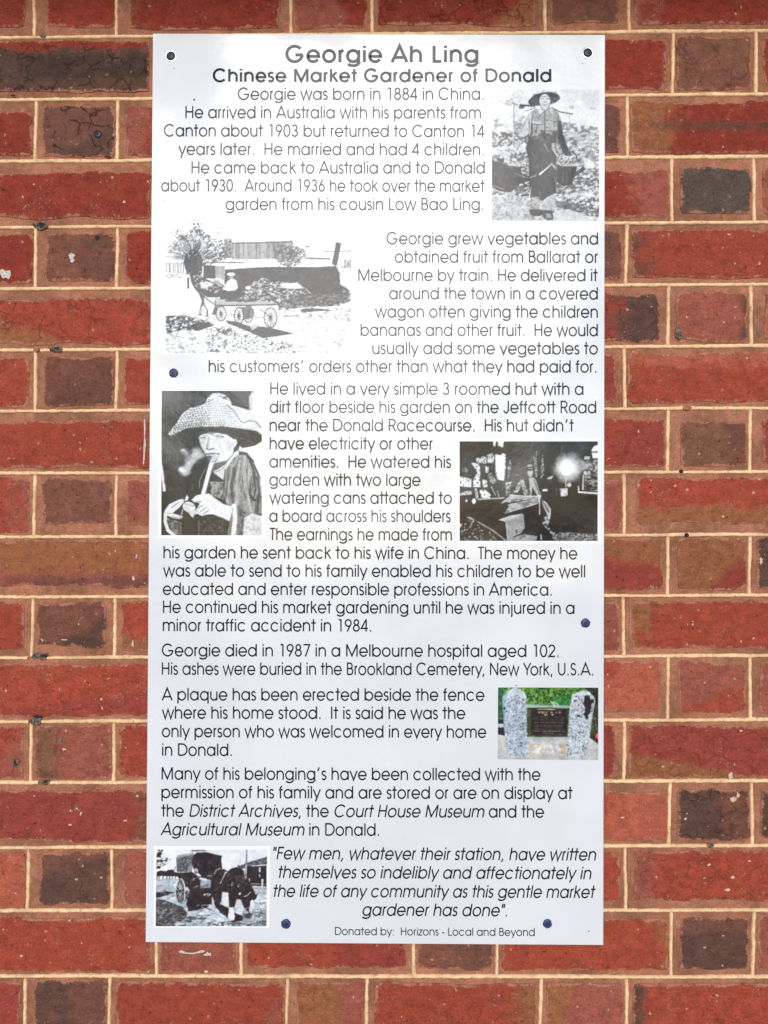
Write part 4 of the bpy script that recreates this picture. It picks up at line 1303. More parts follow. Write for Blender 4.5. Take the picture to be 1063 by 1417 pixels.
    for y in (345, 412, 482): c.ell(543, y, 7, 7, .1)
    c.poly([(372, 290), (405, 262), (395, 460), (300, 510), (275, 480), (330, 400)], .82)
    c.tex([(372, 290), (405, 262), (395, 460), (275, 480)], .55, 16, .55, .1, .6, 3); c.line([(275, 488), (330, 506), (378, 478)], 6, .25); c.line([(345, 262), (440, 232)], 6, .3)
    c.line([(378, 288), (345, 370), (290, 470)], 4, .45, .8); c.line([(384, 330), (384, 470)], 7, .2, .8); c.line([(300, 512), (350, 500), (384, 470)], 5, .3)
    c.poly([(250, 560), (285, 515), (318, 530), (300, 600), (270, 632), (242, 600)], .72); c.line([(300, 560), (268, 628)], 5, .3); c.line([(250, 610), (280, 640)], 8, .9)
    c.poly([(640, 345), (676, 350), (692, 470), (745, 620), (735, 660), (690, 640), (640, 520)], .13)
    c.poly([(585, 560), (640, 540), (690, 640), (640, 670), (600, 620)], .8); c.tex([(580, 520), (640, 520), (690, 640), (640, 670)], .2, 13, .5, .06, .8, 3)
    c.line([(640, 400), (652, 300)], 5, .3); c.line([(520, 560), (560, 630)], 7, .75); c.line([(590, 600), (640, 680)], 6, .75); c.line([(400, 640), (450, 690)], 6, .4, .7)
    c.poly([(458, 240), (480, 232), (520, 262), (496, 300), (476, 296)], .85); c.poly([(560, 245), (592, 232), (604, 280), (590, 292)], .8)
    c.line([(480, 300), (525, 262)], 5, .2); c.line([(560, 262), (590, 292)], 4, .25)
    # hat and face
    hat = [(372, 185), (385, 150), (430, 110), (500, 92), (560, 86), (620, 92), (655, 118), (664, 150), (630, 180), (560, 205), (470, 212), (400, 208)]
    c.poly(hat, .11); c.line([(380, 160), (430, 108), (500, 90), (560, 84), (625, 92)], 6, .75, .7)
    c.twigs(hat, 25, .25, (20, 50), 3, (20, 80))
    c.ell(524, 170, 50, 66, .88); c.poly([(480, 200), (570, 200), (556, 250), (525, 262), (495, 245)], .8)
    c.line([(492, 150), (514, 148)], 7, .35); c.line([(540, 148), (562, 150)], 7, .35); c.line([(526, 150), (520, 178)], 4, .55); c.line([(510, 180), (542, 180)], 5, .35)
    c.line([(500, 196), (526, 203), (550, 196)], 4, .4); c.line([(506, 210), (546, 210)], 3, .6); c.line([(478, 190), (500, 244), (530, 262), (556, 240), (572, 190)], 5, .2)
    c.line([(486, 128), (560, 126)], 6, .55)
    # left can
    c.poly([(40, 700), (75, 720), (150, 740), (310, 770), (308, 830), (390, 860), (385, 900), (300, 925), (220, 1000), (160, 1003), (90, 985), (40, 950)], .12)
    c.poly([(185, 738), (240, 722), (300, 750), (305, 772), (190, 760)], .8); c.poly([(80, 690), (155, 695), (150, 735), (110, 725)], .15)
    for q in range(14):
        a0, a1 = R_(20 + q * 11), R_(31 + q * 11)
        c.line([(232 + 50 * cos(a0), 722 - 108 * sin(a0)), (232 + 50 * cos(a1), 722 - 108 * sin(a1))], 13, .72)
    c.tex([(205, 640), (270, 640), (275, 740), (200, 740)], .3, 12, .5, .06, .8, 3)
    c.line([(40, 940), (150, 975)], 8, .65); c.line([(248, 828), (370, 870)], 5, .8); c.line([(250, 850), (340, 870)], 4, .6); c.line([(90, 720), (150, 740)], 4, .6)
    c.tex([(60, 740), (300, 780), (200, 960), (60, 920)], .28, 20, .58, .08, .7, 2)
    c.poly([(385, 860), (470, 828), (575, 745), (588, 725), (615, 740), (632, 790), (560, 800), (480, 852), (400, 882)], .12)
    c.poly([(468, 836), (575, 752), (588, 735), (600, 742), (480, 850)], .93); c.poly([(585, 730), (620, 760), (632, 800), (600, 770)], .72)
    c.line([(390, 872), (450, 846)], 9, .6)
    # right can
    c.poly([(634, 745), (820, 765), (812, 820), (880, 765), (900, 790), (785, 870), (775, 940), (690, 942), (636, 910)], .12)
    c.ell(728, 728, 92, 38, .82); c.tex(None, .25, 13, .5, .06, .85, 3, m=((c.X - 728) / 88) ** 2 + ((c.Y - 720) / 36) ** 2 < 1)
    c.line([(640, 715), (660, 660), (720, 640)], 9, .2); c.line([(648, 720), (668, 668), (720, 650)], 4, .85)
    c.line([(720, 640), (780, 635), (815, 665), (820, 715)], 10, .15); c.line([(722, 652), (776, 645), (808, 672)], 3, .8)
    c.ell(735, 655, 32, 16, .2)
    c.line([(640, 740), (730, 762), (820, 762)], 5, .75); c.line([(700, 820), (690, 920)], 6, .35)
    c.poly([(880, 710), (905, 690), (970, 720), (990, 760), (965, 792), (930, 785), (892, 765)], .90); c.line([(925, 790), (968, 790), (992, 762), (975, 722)], 5, .3)
    c.line([(790, 850), (880, 780)], 4, .7)
    # boots
    c.poly([(380, 1158), (490, 1160), (510, 1200), (480, 1222), (400, 1215)], .13); c.poly([(490, 1165), (596, 1168), (605, 1235), (560, 1258), (515, 1240)], .16)
    c.poly([(530, 1195), (580, 1195), (592, 1235), (540, 1240)], .6); c.poly([(330, 1200), (395, 1195), (400, 1230), (330, 1235)], .55)
    c.blur(2)
    c.build('black and white photograph of a smiling man in a conical hat carrying two watering cans', [(681, 124.0), (829.6, 124.0), (829, 305.3), (680.8, 305)], sign)


def photo_pipe():
    c = Canvas(215, 530, 6.441, (58, 70, 948, 1358), 9)
    g = np.clip(.10 + (600 - c.Y) / 600 * .08, .05, .2)
    c.a[:] = g[..., None]
    c.tex([(58, 70), (860, 70), (860, 600), (58, 1000)], .22, 40, .5, .15, .6, 3)
    c.tex([(58, 600), (430, 700), (430, 1000), (58, 1000)], .2, 20, .55, .08, .5, 3, 2)
    c.poly([(862, 70), (948, 70), (948, 1170), (900, 1000), (935, 840), (800, 640), (740, 600), (832, 260), (840, 120)], .99)
    c.poly([(832, 120), (862, 80), (862, 240), (834, 250)], .8); c.line([(868, 70), (870, 88)], 8, .2)
    c.poly([(58, 560), (64, 700), (98, 930), (98, 965), (75, 970), (58, 800)], .93); c.line([(66, 560), (90, 900)], 4, .3)
    c.poly([(58, 1030), (68, 1100), (62, 1175), (58, 1175)], .9)
    # coat
    c.poly([(330, 760), (440, 690), (620, 720), (745, 610), (810, 628), (880, 720), (930, 830), (948, 1000), (948, 1170), (800, 1170), (640, 1100), (330, 1010), (325, 930)], .12)
    c.poly([(620, 760), (690, 660), (742, 640), (800, 640), (880, 760), (932, 860), (945, 1160), (860, 1170), (760, 1130), (640, 1080), (610, 1000), (622, 850)], .56)
    for i in range(130):
        x0, y0 = c.r.uniform(640, 880), c.r.uniform(650, 950)
        l = c.r.uniform(60, 240)
        c.line([(x0, y0), (x0 - 12, y0 + l * .5), (x0 - 4 + c.r.uniform(-14, 14), y0 + l)], c.r.uniform(3, 12), c.r.choice([.2, .4, .8, .95, .1]), .34)
    c.line([(735, 650), (690, 760), (660, 880), (640, 1060)], 16, .72, .8); c.line([(795, 660), (785, 760), (800, 900), (850, 1140)], 26, .75, .7)
    c.line([(750, 700), (725, 850), (722, 1080)], 24, .78, .75); c.line([(700, 760), (680, 900), (690, 1060)], 26, .14, .6)
    c.line([(840, 700), (880, 800), (890, 950), (870, 1040)], 16, .12, .8); c.line([(850, 1000), (872, 1045), (890, 1040)], 14, .05)
    c.line([(905, 840), (925, 950), (905, 1150)], 22, .15, .8); c.line([(930, 880), (940, 1000)], 8, .8); c.line([(885, 1160), (900, 1000)], 6, .1)
    c.line([(745, 615), (810, 628), (870, 700)], 16, .2)
    c.poly([(490, 880), (606, 880), (610, 1040), (500, 1000)], .62); c.tex([(480, 870), (610, 870), (610, 1050), (490, 1010)], .2, 24, .5, .15, .7, 3, .5)
    c.poly([(505, 800), (610, 870), (612, 880), (490, 884)], .1); c.line([(480, 882), (612, 884)], 5, .75); c.line([(595, 990), (588, 1060)], 7, .05)
    c.poly([(450, 820), (500, 800), (470, 985), (430, 975)], .15)
    c.line([(450, 765), (400, 860), (392, 940)], 6, .7, .8); c.line([(340, 900), (330, 1000)], 5, .5, .7); c.line([(395, 880), (410, 960)], 4, .5)
    # neck and collar
    c.poly([(500, 700), (640, 705), (712, 610), (745, 600), (742, 640), (690, 672), (622, 790), (615, 870), (520, 800)], .88)
    c.poly([(530, 720), (690, 640), (630, 720), (560, 770), (505, 790)], .3); c.line([(505, 800), (580, 780), (640, 720)], 4, .3); c.line([(622, 770), (610, 870)], 6, .2)
    # hat: shadowed underside, then woven crown
    c.poly([(120, 470), (250, 402), (420, 390), (600, 392), (740, 402), (900, 430), (962, 478), (948, 520), (880, 562), (770, 582), (735, 540), (728, 500), (640, 460), (480, 446), (380, 480), (290, 520), (180, 520)], .14)
    crown = [(118, 462), (160, 400), (200, 350), (240, 282), (310, 225), (400, 205), (440, 190), (470, 130), (510, 96), (570, 92), (630, 112), (668, 160), (680, 200),
             (760, 222), (850, 250), (880, 290), (930, 350), (950, 400), (960, 470), (900, 430), (740, 404), (600, 388), (440, 392), (270, 410), (150, 470)]
    c.poly(crown, .93)
    m = c.mask([(118, 462), (160, 400), (240, 282), (310, 225), (440, 190), (470, 140), (640, 200), (700, 260), (780, 352), (900, 372), (740, 404), (440, 392), (270, 410), (150, 470)])
    for j in range(15):
        y0 = 130 + j * 20
        xa, xb = (430 - j * 30, 690 + j * 8) if j > 2 else (470 - j * 10, 660 + j * 8)
        xa = max(xa, 165)
        n = int((xb - xa) / 24)
        for i in range(n):
            x = xa + (i + .5 * (j % 2)) * 24 + c.r.uniform(-3, 3); y = y0 + ((x - 500) / 330) ** 2 * 34 + c.r.uniform(-3, 3)
            ii, jj = int((y - c.box[1]) * c.ky), int((x - c.box[0]) * c.kx)
            if 0 <= ii < c.h and 0 <= jj < c.w and m[ii, jj]:
                d = .18 if x < 480 else .35
                c.line([(x, y), (x + 12, y + c.r.uniform(-3, 5))], 6 if x < 480 else 3.6, d, .9)
                if x < 430: c.line([(x + 12, y - 8), (x + 10, y + 8)], 4, .25, .8)
    c.line([(632, 198), (700, 250), (760, 345), (790, 356), (830, 338), (890, 344), (935, 400)], 6, .2, .9)
    c.line([(440, 190), (470, 165), (520, 150)], 6, .35, .8); c.tex([(470, 130), (510, 96), (630, 112), (668, 165), (560, 130)], .45, 14, .54, .06, .8, 3)
    for i in range(22):
        x = 150 + i * 22 + c.r.uniform(-3, 3); y = 408 - i * 1.2 + max(0, (230 - x) * .5)
        c.line([(x, y - 36), (x - 8, y + 4)], 6, .3 if x < 420 else .55, .8)
    for i in range(26): c.line([(470 + i * 16, 388 + i * .8), (470 + i * 16, 398 + i * .9)], 4, .6)
    for i in range(10): c.line([(122 + i * 13, 470 - i * 8), (140 + i * 13, 500 - i * 9)], 4, .8 if i % 2 else .15)
    # face
    c.poly([(388, 490), (412, 462), (480, 448), (560, 446), (640, 462), (690, 500), (722, 506), (728, 540), (700, 580), (690, 640), (640, 690), (560, 714), (500, 690), (456, 650), (440, 620), (408, 570)], .92)
    c.poly([(600, 430), (735, 500), (735, 460), (640, 420)], .14); c.poly([(470, 440), (530, 440), (520, 462), (480, 458)], .55)
    c.line([(400, 492), (448, 486)], 9, .35); c.line([(545, 480), (610, 482)], 8, .35); c.line([(410, 505), (455, 500)], 4, .6); c.line([(540, 494), (600, 498)], 4, .6)
    c.poly([(478, 460), (455, 560), (450, 585), (470, 592), (482, 520)], .55, .8); c.line([(456, 588), (480, 596), (526, 584)], 7, .2); c.line([(512, 520), (530, 575)], 4, .7)
    c.line([(455, 636), (500, 630), (572, 634)], 10, .2); c.line([(470, 652), (560, 656)], 9, .35); c.line([(490, 670), (540, 664)], 6, .5); c.line([(560, 540), (610, 640)], 4, .65)
    c.line([(395, 500), (408, 560), (450, 640)], 6, .45, .8); c.poly([(450, 650), (500, 660), (500, 690), (470, 680)], .3); c.line([(700, 520), (690, 560)], 4, .6)
    c.line([(560, 712), (640, 692), (690, 640)], 6, .35, .8)
    for x, y, a, b, v in ((430, 530, 30, 46, .80), (665, 560, 36, 70, .78), (520, 690, 60, 24, .72), (600, 640, 40, 40, .84), (560, 470, 70, 16, .66), (440, 470, 40, 14, .62), (540, 560, 40, 40, 1.0)):
        d = np.sqrt(((c.X - x) / a) ** 2 + ((c.Y - y) / b) ** 2); c.put(d < 1, v, np.clip(1 - d, 0, 1) * .8)
    # smoke
    c.poly([(345, 590), (400, 585), (450, 650), (380, 680), (330, 750), (300, 815), (262, 830), (218, 765), (262, 740), (310, 690)], .66, .6)
    for x, y, a, b, v in ((270, 615, 46, 36, .78), (250, 600, 24, 18, .85), (370, 625, 60, 62, .86), (265, 785, 66, 54, 1.0), (300, 722, 50, 56, .9), (400, 650, 50, 40, .8), (235, 770, 30, 30, 1.0), (340, 680, 60, 50, .8), (290, 660, 40, 40, .6)):
        d = np.sqrt(((c.X - x) / a) ** 2 + ((c.Y - y) / b) ** 2); c.put(d < 1, v, np.clip(1.2 - d, 0, 1) * .8)
    c.line([(330, 750), (380, 690), (450, 655)], 5, .2)
    # pipe
    c.line([(540, 650), (500, 720), (470, 830), (430, 985)], 36, .95); c.line([(556, 664), (518, 735), (490, 840), (455, 985)], 5, .35); c.line([(500, 705), (530, 700)], 8, .5)
    c.poly([(520, 640), (560, 655), (530, 700), (500, 690)], .85)
    # lower dark, sleeves, hands
    c.poly([(100, 970), (330, 960), (340, 1010), (240, 1060), (130, 1110), (60, 1170), (58, 985)], .05)
    c.poly([(240, 1130), (400, 1180), (640, 1190), (640, 1358), (236, 1358)], .08); c.tex([(390, 1190), (640, 1190), (640, 1358), (390, 1358)], .45, 16, .52, .12, .6, 3, .6)
    c.line([(392, 1230), (392, 1358)], 5, .5)
    c.poly([(58, 1180), (100, 1180), (130, 1358), (58, 1358)], .12); c.poly([(110, 1200), (240, 1240), (236, 1358), (150, 1358)], .3); c.tex([(110, 1200), (240, 1240), (236, 1358), (150, 1358)], .7, 20, .5, .1, .6, 3)
    c.line([(100, 1160), (95, 1230), (120, 1310), (175, 1358)], 30, .93)
    c.poly([(88, 1140), (130, 1080), (215, 1038), (255, 1032), (262, 1060), (220, 1110), (160, 1160), (230, 1180), (225, 1215), (150, 1200), (100, 1172)], .92)
    c.line([(150, 1110), (215, 1064)], 5, .3); c.line([(110, 1160), (160, 1160)], 5, .35); c.line([(140, 1190), (215, 1205)], 4, .4)
    c.poly([(262, 1052), (285, 995), (303, 1020), (292, 1046)], .9)
    c.ell(305, 1105, 58, 46, .90, 1, 20); c.line([(250, 1070), (362, 1100)], 4, .5); c.poly([(290, 1140), (355, 1135), (345, 1200), (325, 1190)], .85)
    c.line([(250, 1130), (232, 1200)], 10, .75); c.ell(238, 1195, 12, 12, .8)
    c.poly([(326, 1040), (370, 1000), (430, 990), (480, 985), (540, 1030), (610, 1080), (690, 1100), (690, 1190), (680, 1240), (600, 1200), (520, 1170), (470, 1170), (420, 1185), (380, 1165), (350, 1175), (345, 1150), (380, 1110), (400, 1070), (350, 1062)], .95)
    c.line([(362, 1062), (412, 1054)], 6, .35); c.line([(385, 1110), (428, 1090)], 5, .4); c.line([(400, 1150), (460, 1105)], 5, .4); c.line([(430, 1172), (480, 1130)], 5, .35); c.line([(350, 1165), (382, 1120)], 4, .5)
    c.poly([(690, 1110), (740, 1090), (800, 1150), (948, 1180), (948, 1358), (640, 1358), (660, 1240)], .5)
    c.tex([(740, 1100), (800, 1150), (800, 1350), (720, 1350)], .25, 20, .5, .12, .7, 3); c.poly([(790, 1200), (860, 1160), (948, 1185), (948, 1358), (780, 1358)], .9); c.tex([(790, 1200), (948, 1185), (948, 1358), (780, 1358)], .7, 22, .56, .1, .6, 3)
    c.line([(700, 1100), (712, 1200), (700, 1358)], 48, .95); c.line([(686, 1110), (692, 1200), (668, 1340)], 4, .4); c.line([(728, 1110), (732, 1240), (716, 1358)], 4, .45)
    c.blur(1)
    c.build('black and white photograph of a person in a woven sun hat smoking a long pipe', [(223.9, 540.8), (362.6, 541.0), (362.3, 740.8), (223.3, 740.6)], sign)
    border([(219.9, 537.2), (367.8, 537.2), (366.8, 744.8), (219.3, 744.6)])


def photo_hut():
    c = Canvas(628, 600, 5.16, (42, 57, 1028, 766), 13)
    c.a[:] = .10
    c.tex([(42, 57), (700, 57), (700, 430), (42, 430)], .2, 40, .5, .2, .6, 3)
    c.a[:] *= np.where(c.Y > 440, .7, 1.0)[..., None]
    W_ = .95
    for p_, v in (([(282, 57), (305, 57), (296, 98), (284, 90)], W_), ([(316, 57), (360, 57), (352, 104), (318, 90)], W_),
                  ([(160, 180), (215, 165), (236, 175), (234, 218), (165, 208)], .88), ([(236, 158), (275, 140), (292, 165), (288, 215), (244, 210)], .85),
                  ([(296, 150), (340, 158), (345, 142), (372, 150), (372, 250), (360, 340), (318, 330), (300, 290)], .97),
                  ([(128, 212), (180, 214), (192, 260), (172, 280), (150, 245)], .9), ([(165, 270), (190, 270), (192, 385), (140, 385), (140, 330), (158, 300)], .93),
                  ([(222, 235), (252, 240), (250, 280), (232, 285)], .85), ([(206, 328), (240, 335), (242, 385), (210, 385)], .88),
                  ([(42, 305), (130, 325), (128, 385), (42, 378)], .93), ([(60, 250), (80, 240), (105, 262), (98, 280), (70, 275)], .6),
                  ([(42, 432), (90, 410), (130, 412), (128, 432), (60, 440)], .8), ([(186, 405), (225, 402), (265, 435), (262, 460), (196, 462)], .93),
                  ([(240, 290), (270, 280), (306, 340), (280, 365), (258, 345)], .6), ([(150, 395), (165, 390), (180, 460), (160, 470)], .8),
                  ([(370, 345), (410, 345), (404, 430), (378, 448), (370, 400)], .62), ([(388, 225), (402, 180), (412, 215), (405, 300), (385, 330)], .62),
                  ([(620, 230), (640, 220), (650, 290), (622, 325)], .6), ([(566, 165), (590, 175), (600, 300), (585, 320)], .62), ([(624, 155), (636, 155), (642, 240), (630, 240)], .75)):
        c.poly(p_, v)
    c.tex([(42, 140), (300, 140), (320, 470), (42, 470)], .12, 10, .60, .04, .9, 3, .8); c.tex([(366, 150), (420, 150), (410, 440), (366, 440)], .1, 10, .5, .06, .8, 3)
    c.tex([(560, 150), (655, 150), (650, 330), (566, 330)], .1, 9, .5, .06, .85, 3, .7)
    c.line([(375, 360), (412, 350)], 6, .95); c.line([(384, 246), (406, 250)], 5, .9); c.line([(590, 130), (590, 160)], 5, .7); c.line([(440, 298), (462, 298)], 6, .6)
    c.poly([(275, 365), (320, 340), (365, 360), (366, 440), (300, 450)], .06); c.line([(270, 380), (300, 440)], 7, .8); c.line([(310, 410), (325, 450)], 10, .5)
    c.ell(146, 482, 14, 20, W_); c.ell(93, 480, 8, 9, W_); c.line([(42, 440), (130, 432)], 7, .85)
    c.line([(175, 470), (360, 460)], 9, .8)
    # figure
    c.ell(545, 275, 20, 36, .72); c.ell(542, 262, 20, 8, .12); c.ell(542, 234, 18, 12, .7); c.line([(530, 246), (572, 240)], 8, .1)
    c.poly([(436, 415), (455, 355), (478, 325), (500, 330), (530, 420), (525, 445), (500, 440), (484, 370), (462, 415)], .70)
    c.tex([(430, 415), (470, 320), (600, 310), (620, 450), (430, 450)], .1, 10, .56, .05, .8, 3, .7)
    c.poly([(534, 320), (560, 310), (585, 330), (622, 440), (600, 450), (560, 380), (556, 445), (538, 445)], .72); c.line([(572, 330), (615, 440)], 5, .1)
    c.line([(535, 330), (545, 440)], 5, .12); c.poly([(425, 412), (465, 400), (460, 420), (430, 422)], .8)
    # table
    c.poly([(395, 450), (420, 434), (470, 450), (620, 445), (622, 465), (540, 470), (400, 490), (330, 500)], .7)
    c.line([(400, 440), (520, 448), (622, 446)], 8, .9); c.twigs([(330, 500), (420, 470), (600, 455), (600, 470), (420, 490)], 40, [.05, .9], (12, 30), 4, (-5, 15))
    c.poly([(385, 505), (615, 458), (616, 496), (480, 540), (365, 572)], .76); c.tex([(385, 505), (615, 458), (616, 496), (480, 540), (365, 572)], .4, 14, .52, .1, .7, 3, 3)
    c.poly([(330, 500), (385, 490), (388, 530), (362, 560), (350, 520)], .05)
    c.line([(613, 455), (613, 575)], 7, .85)
    # box
    c.poly([(318, 615), (400, 585), (490, 570), (500, 580), (372, 628)], .8); c.poly([(372, 625), (498, 574), (508, 670), (480, 710), (385, 752)], .66)
    for i in range(9): c.line([(375, 640 + i * 13), (505, 590 + i * 11)], 2.6, .42, .7)
    c.line([(372, 625), (385, 752)], 4, .9); c.poly([(440, 685), (452, 680), (455, 705), (443, 712)], .3)
    c.poly([(385, 752), (500, 715), (600, 730), (590, 768), (360, 768)], .66, .9); c.tex([(385, 752), (500, 715), (600, 730), (590, 768), (360, 768)], .3, 12, .52, .08, .7, 3, 2)
    # legs and boots
    c.poly([(625, 470), (660, 490), (695, 540), (690, 590), (684, 645), (668, 640), (670, 585), (640, 520)], .76); c.line([(632, 478), (676, 560)], 5, .1); c.line([(650, 500), (684, 560)], 3, .2)
    c.poly([(640, 590), (668, 585), (670, 640), (690, 690), (740, 715), (738, 728), (690, 722), (650, 670), (632, 640)], .7); c.tex([(630, 585), (672, 585), (745, 730), (640, 700)], .05, 10, .5, .05, .9, 3)
    c.poly([(600, 700), (640, 660), (720, 735), (700, 768), (590, 768)], .04); c.line([(622, 720), (626, 755)], 8, .8)
    # floor at the right
    fl = [(700, 735), (760, 700), (1028, 715), (1028, 768), (720, 768)]
    c.poly(fl, .38); c.tex(fl, .75, 8, .5, .08, .8, 3, 2); c.tex(fl, .1, 8, .55, .06, .8, 3)
    c.tex([(700, 560), (1028, 560), (1028, 710), (760, 700)], .28, 9, .66, .05, .6, 3)
    # lamp glare
    d = np.sqrt(((c.X - 815) / 120) ** 2 + ((c.Y - 245) / 112) ** 2)
    n = vnoise(c.h, c.w, 26, c.r, 3) - .5
    c.put(d < 1.6, 1.0, np.clip(1.25 - np.maximum(d + n * .35, 0) ** 1.5 * 1.15, 0, 1))
    d2 = np.sqrt(((c.X - 935) / 90) ** 2 + ((c.Y - 235) / 60) ** 2); c.put(d2 < 1.2, .8, np.clip(1 - d2 - n * .3, 0, 1) * .8)
    c.poly([(665, 318), (710, 300), (700, 325), (670, 328)], .8); c.line([(778, 90), (758, 160)], 3, .6); c.line([(798, 320), (798, 380)], 6, .9); c.line([(760, 150), (770, 165)], 10, .35)
    c.poly([(755, 395), (812, 390), (812, 445), (765, 448)], .88); c.tex([(755, 395), (812, 390), (812, 445), (765, 448)], .4, 12, .58, .08, .7, 2)
    c.ell(822, 368, 16, 14, .85); c.poly([(632, 398), (668, 396), (668, 412), (636, 414)], .9); c.line([(732, 390), (732, 440)], 3, .5)
    # shelf at the right
    c.poly([(980, 120), (1000, 92), (1028, 85), (1028, 128), (984, 134)], .96); c.poly([(982, 140), (1028, 138), (1028, 178), (990, 180)], .94); c.poly([(930, 165), (970, 165), (970, 185), (930, 190)], .8)
    c.tex([(900, 200), (1028, 190), (1028, 290), (930, 300)], .75, 14, .48, .08, .85, 3, 1.2)
    c.tex([(930, 290), (1028, 290), (1028, 415), (930, 400)], .72, 9, .54, .05, .85, 3, 2.2)
    c.poly([(884, 375), (892, 375), (895, 412), (1028, 422), (1028, 434), (886, 424)], .93); c.line([(922, 300), (920, 400)], 9, .9); c.ell(936, 282, 12, 12, .9)
    c.line([(942, 305), (1028, 296)], 4, .6); c.line([(942, 362), (1028, 366)], 3, .55)
    # lower left clutter
    c.poly([(90, 590), (120, 595), (170, 625), (140, 640), (105, 625)], .75); c.tex([(60, 580), (190, 590), (190, 650), (60, 650)], .05, 9, .5, .06, .8, 2)
    c.line([(175, 630), (280, 690), (370, 758)], 8, .72); c.line([(185, 640), (350, 750)], 3, .1)
    c.tex([(42, 640), (180, 640), (260, 700), (320, 768), (42, 768)], .75, 9, .62, .04, .9, 3, 1.3); c.ell(50, 655, 9, 14, .85)
    c.blur(1)
    c.build('dark black and white photograph of a man seated at a bench in a hut with a bright lamp', [(636.1, 610.8), (827.3, 610.8), (827, 748.6), (636.2, 748.4)], sign)
    border([(632.2, 607.0), (829.6, 606.8), (829.3, 752.2), (632.4, 752.0)])


def photo_plaque():
    c = Canvas(682, 945, 6.993, (52, 43, 1021, 744), 17)
    # bushes
    c.a[:] = (.27, .43, .16)
    m = c.Y < 520
    c.tex(None, (.40, .62, .22), 16, .45, .12, .9, 3, m=m); c.tex(None, (.08, .16, .08), 15, .56, .06, .9, 3, m=m); c.tex(None, (.58, .78, .36), 13, .60, .05, .8, 3, m=m & (c.Y < 220))
    c.poly([(52, 43), (150, 43), (100, 120), (110, 520), (52, 520)], (.13, .30, .17), .85); c.tex([(52, 43), (150, 43), (110, 400), (52, 500)], (.35, .6, .45), 16, .56, .08, .6, 3)
    c.poly([(52, 330), (105, 350), (118, 480), (120, 520), (52, 500)], (.12, .13, .14)); c.poly([(52, 395), (110, 400), (112, 430), (52, 434)], (.75, .80, .85)); c.line([(55, 345), (105, 350)], 7, (.6, .65, .7))
    c.poly([(880, 43), (1021, 43), (1021, 580), (940, 540), (960, 300), (990, 150), (920, 75)], (.14, .13, .10), .95); c.tex([(880, 43), (1021, 43), (1021, 560), (940, 520), (985, 150)], (.30, .26, .16), 13, .55, .06, .8, 3)
    c.tex([(940, 330), (1021, 330), (1021, 480), (940, 480)], (.45, .55, .2), 12, .55, .05, .8, 2); c.poly([(1000, 490), (1021, 478), (1021, 545), (990, 520)], (.95, .33, .2))
    c.poly([(600, 130), (740, 110), (745, 215), (600, 210)], (.12, .5, .18), .5)
    # paving
    c.poly([(52, 500), (120, 512), (350, 525), (720, 525), (940, 530), (1021, 590), (1021, 744), (52, 744)], (.80, .79, .77))
    n = vnoise(c.h, c.w, 60, c.r, 3)
    c.put(c.mask([(350, 590), (700, 590), (720, 744), (320, 744)]), (.86, .74, .62), np.clip(n - .25, 0, 1) * 1.2)
    c.put(c.mask([(52, 640), (1021, 640), (1021, 744), (52, 744)]), (.72, .70, .70), .35); c.poly([(350, 522), (730, 522), (720, 560), (350, 560)], (.68, .68, .70), .6)
    c.ell(440, 660, 50, 26, (.9, .87, .83), .5); c.tex([(400, 600), (680, 600), (680, 700), (400, 700)], (.95, .95, .95), 30, .5, .15, .8, 3); c.poly([(650, 590), (700, 580), (710, 680), (660, 690)], (.80, .65, .5), .6)
    c.line([(560, 180), (600, 212)], 10, (.95, .95, .95)); c.line([(590, 185), (640, 215)], 6, (.9, .92, .95))
    # rail and plaque
    c.poly([(330, 212), (755, 220), (755, 246), (330, 242)], (.66, .75, .72)); c.poly([(340, 238), (745, 244), (740, 262), (344, 258)], (.2, .16, .14))
    c.poly([(432, 250), (600, 252), (600, 260), (432, 258)], (.85, .8, .7))
    c.poly([(345, 258), (725, 262), (720, 522), (340, 515)], (.14, .09, .08)); c.poly([(345, 258), (368, 260), (366, 505), (345, 505)], (.35, .38, .2), .7)
    c.line([(372, 262), (718, 266), (714, 500), (368, 492), (372, 262)], 3, (.42, .35, .32)); c.line([(345, 508), (720, 515)], 5, (.4, .36, .36))
    c.poly([(722, 270), (745, 270), (740, 470), (726, 480)], (.2, .35, .12))
    # the plaque's lines of lettering
    r = c.r
    TXT = [(286, [("'GEORGIE'", 430), ('AH', 560), ('LING', 612)], 18), (308, [('1884', 498), ('1987', 560)], 12)]
    seg = {'G': 'abcdef', 'E': 'abcde', 'O': 'abcf', 'R': 'abdg', 'I': 'i', 'A': 'abfg', 'H': 'bfgd', 'L': 'bc', 'N': 'bfg', "'": 'q', '1': 'i', '8': 'abcfg', '4': 'bgf', '9': 'afg', '7': 'af'}
    for y, words, h_ in TXT:
        for wtxt, x in words:
            cw = h_ * .72
            for ch in wtxt:
                k1 = seg.get(ch, 'ab'); x1 = x + cw * .6; yt, yb, ym = y - h_ / 2, y + h_ / 2, y
                col_ = (.90, .84, .76); q = 2.6
                if 'a' in k1: c.line([(x, yt), (x1, yt)], q, col_)
                if 'b' in k1: c.line([(x, yt), (x, yb)], q, col_)
                if 'c' in k1: c.line([(x, yb), (x1, yb)], q, col_)
                if 'f' in k1: c.line([(x1, yt if ch != 'G' else ym), (x1, yb)], q, col_)
                if 'g' in k1 or 'd' in k1: c.line([(x, ym), (x1, ym if ch != 'R' else yb)], q, col_)
                if 'i' in k1: c.line([(x + cw * .3, yt), (x + cw * .3, yb)], q, col_)
                if 'q' in k1: c.line([(x + 2, yt), (x + 2, ym - 2)], q, col_)
                x += cw
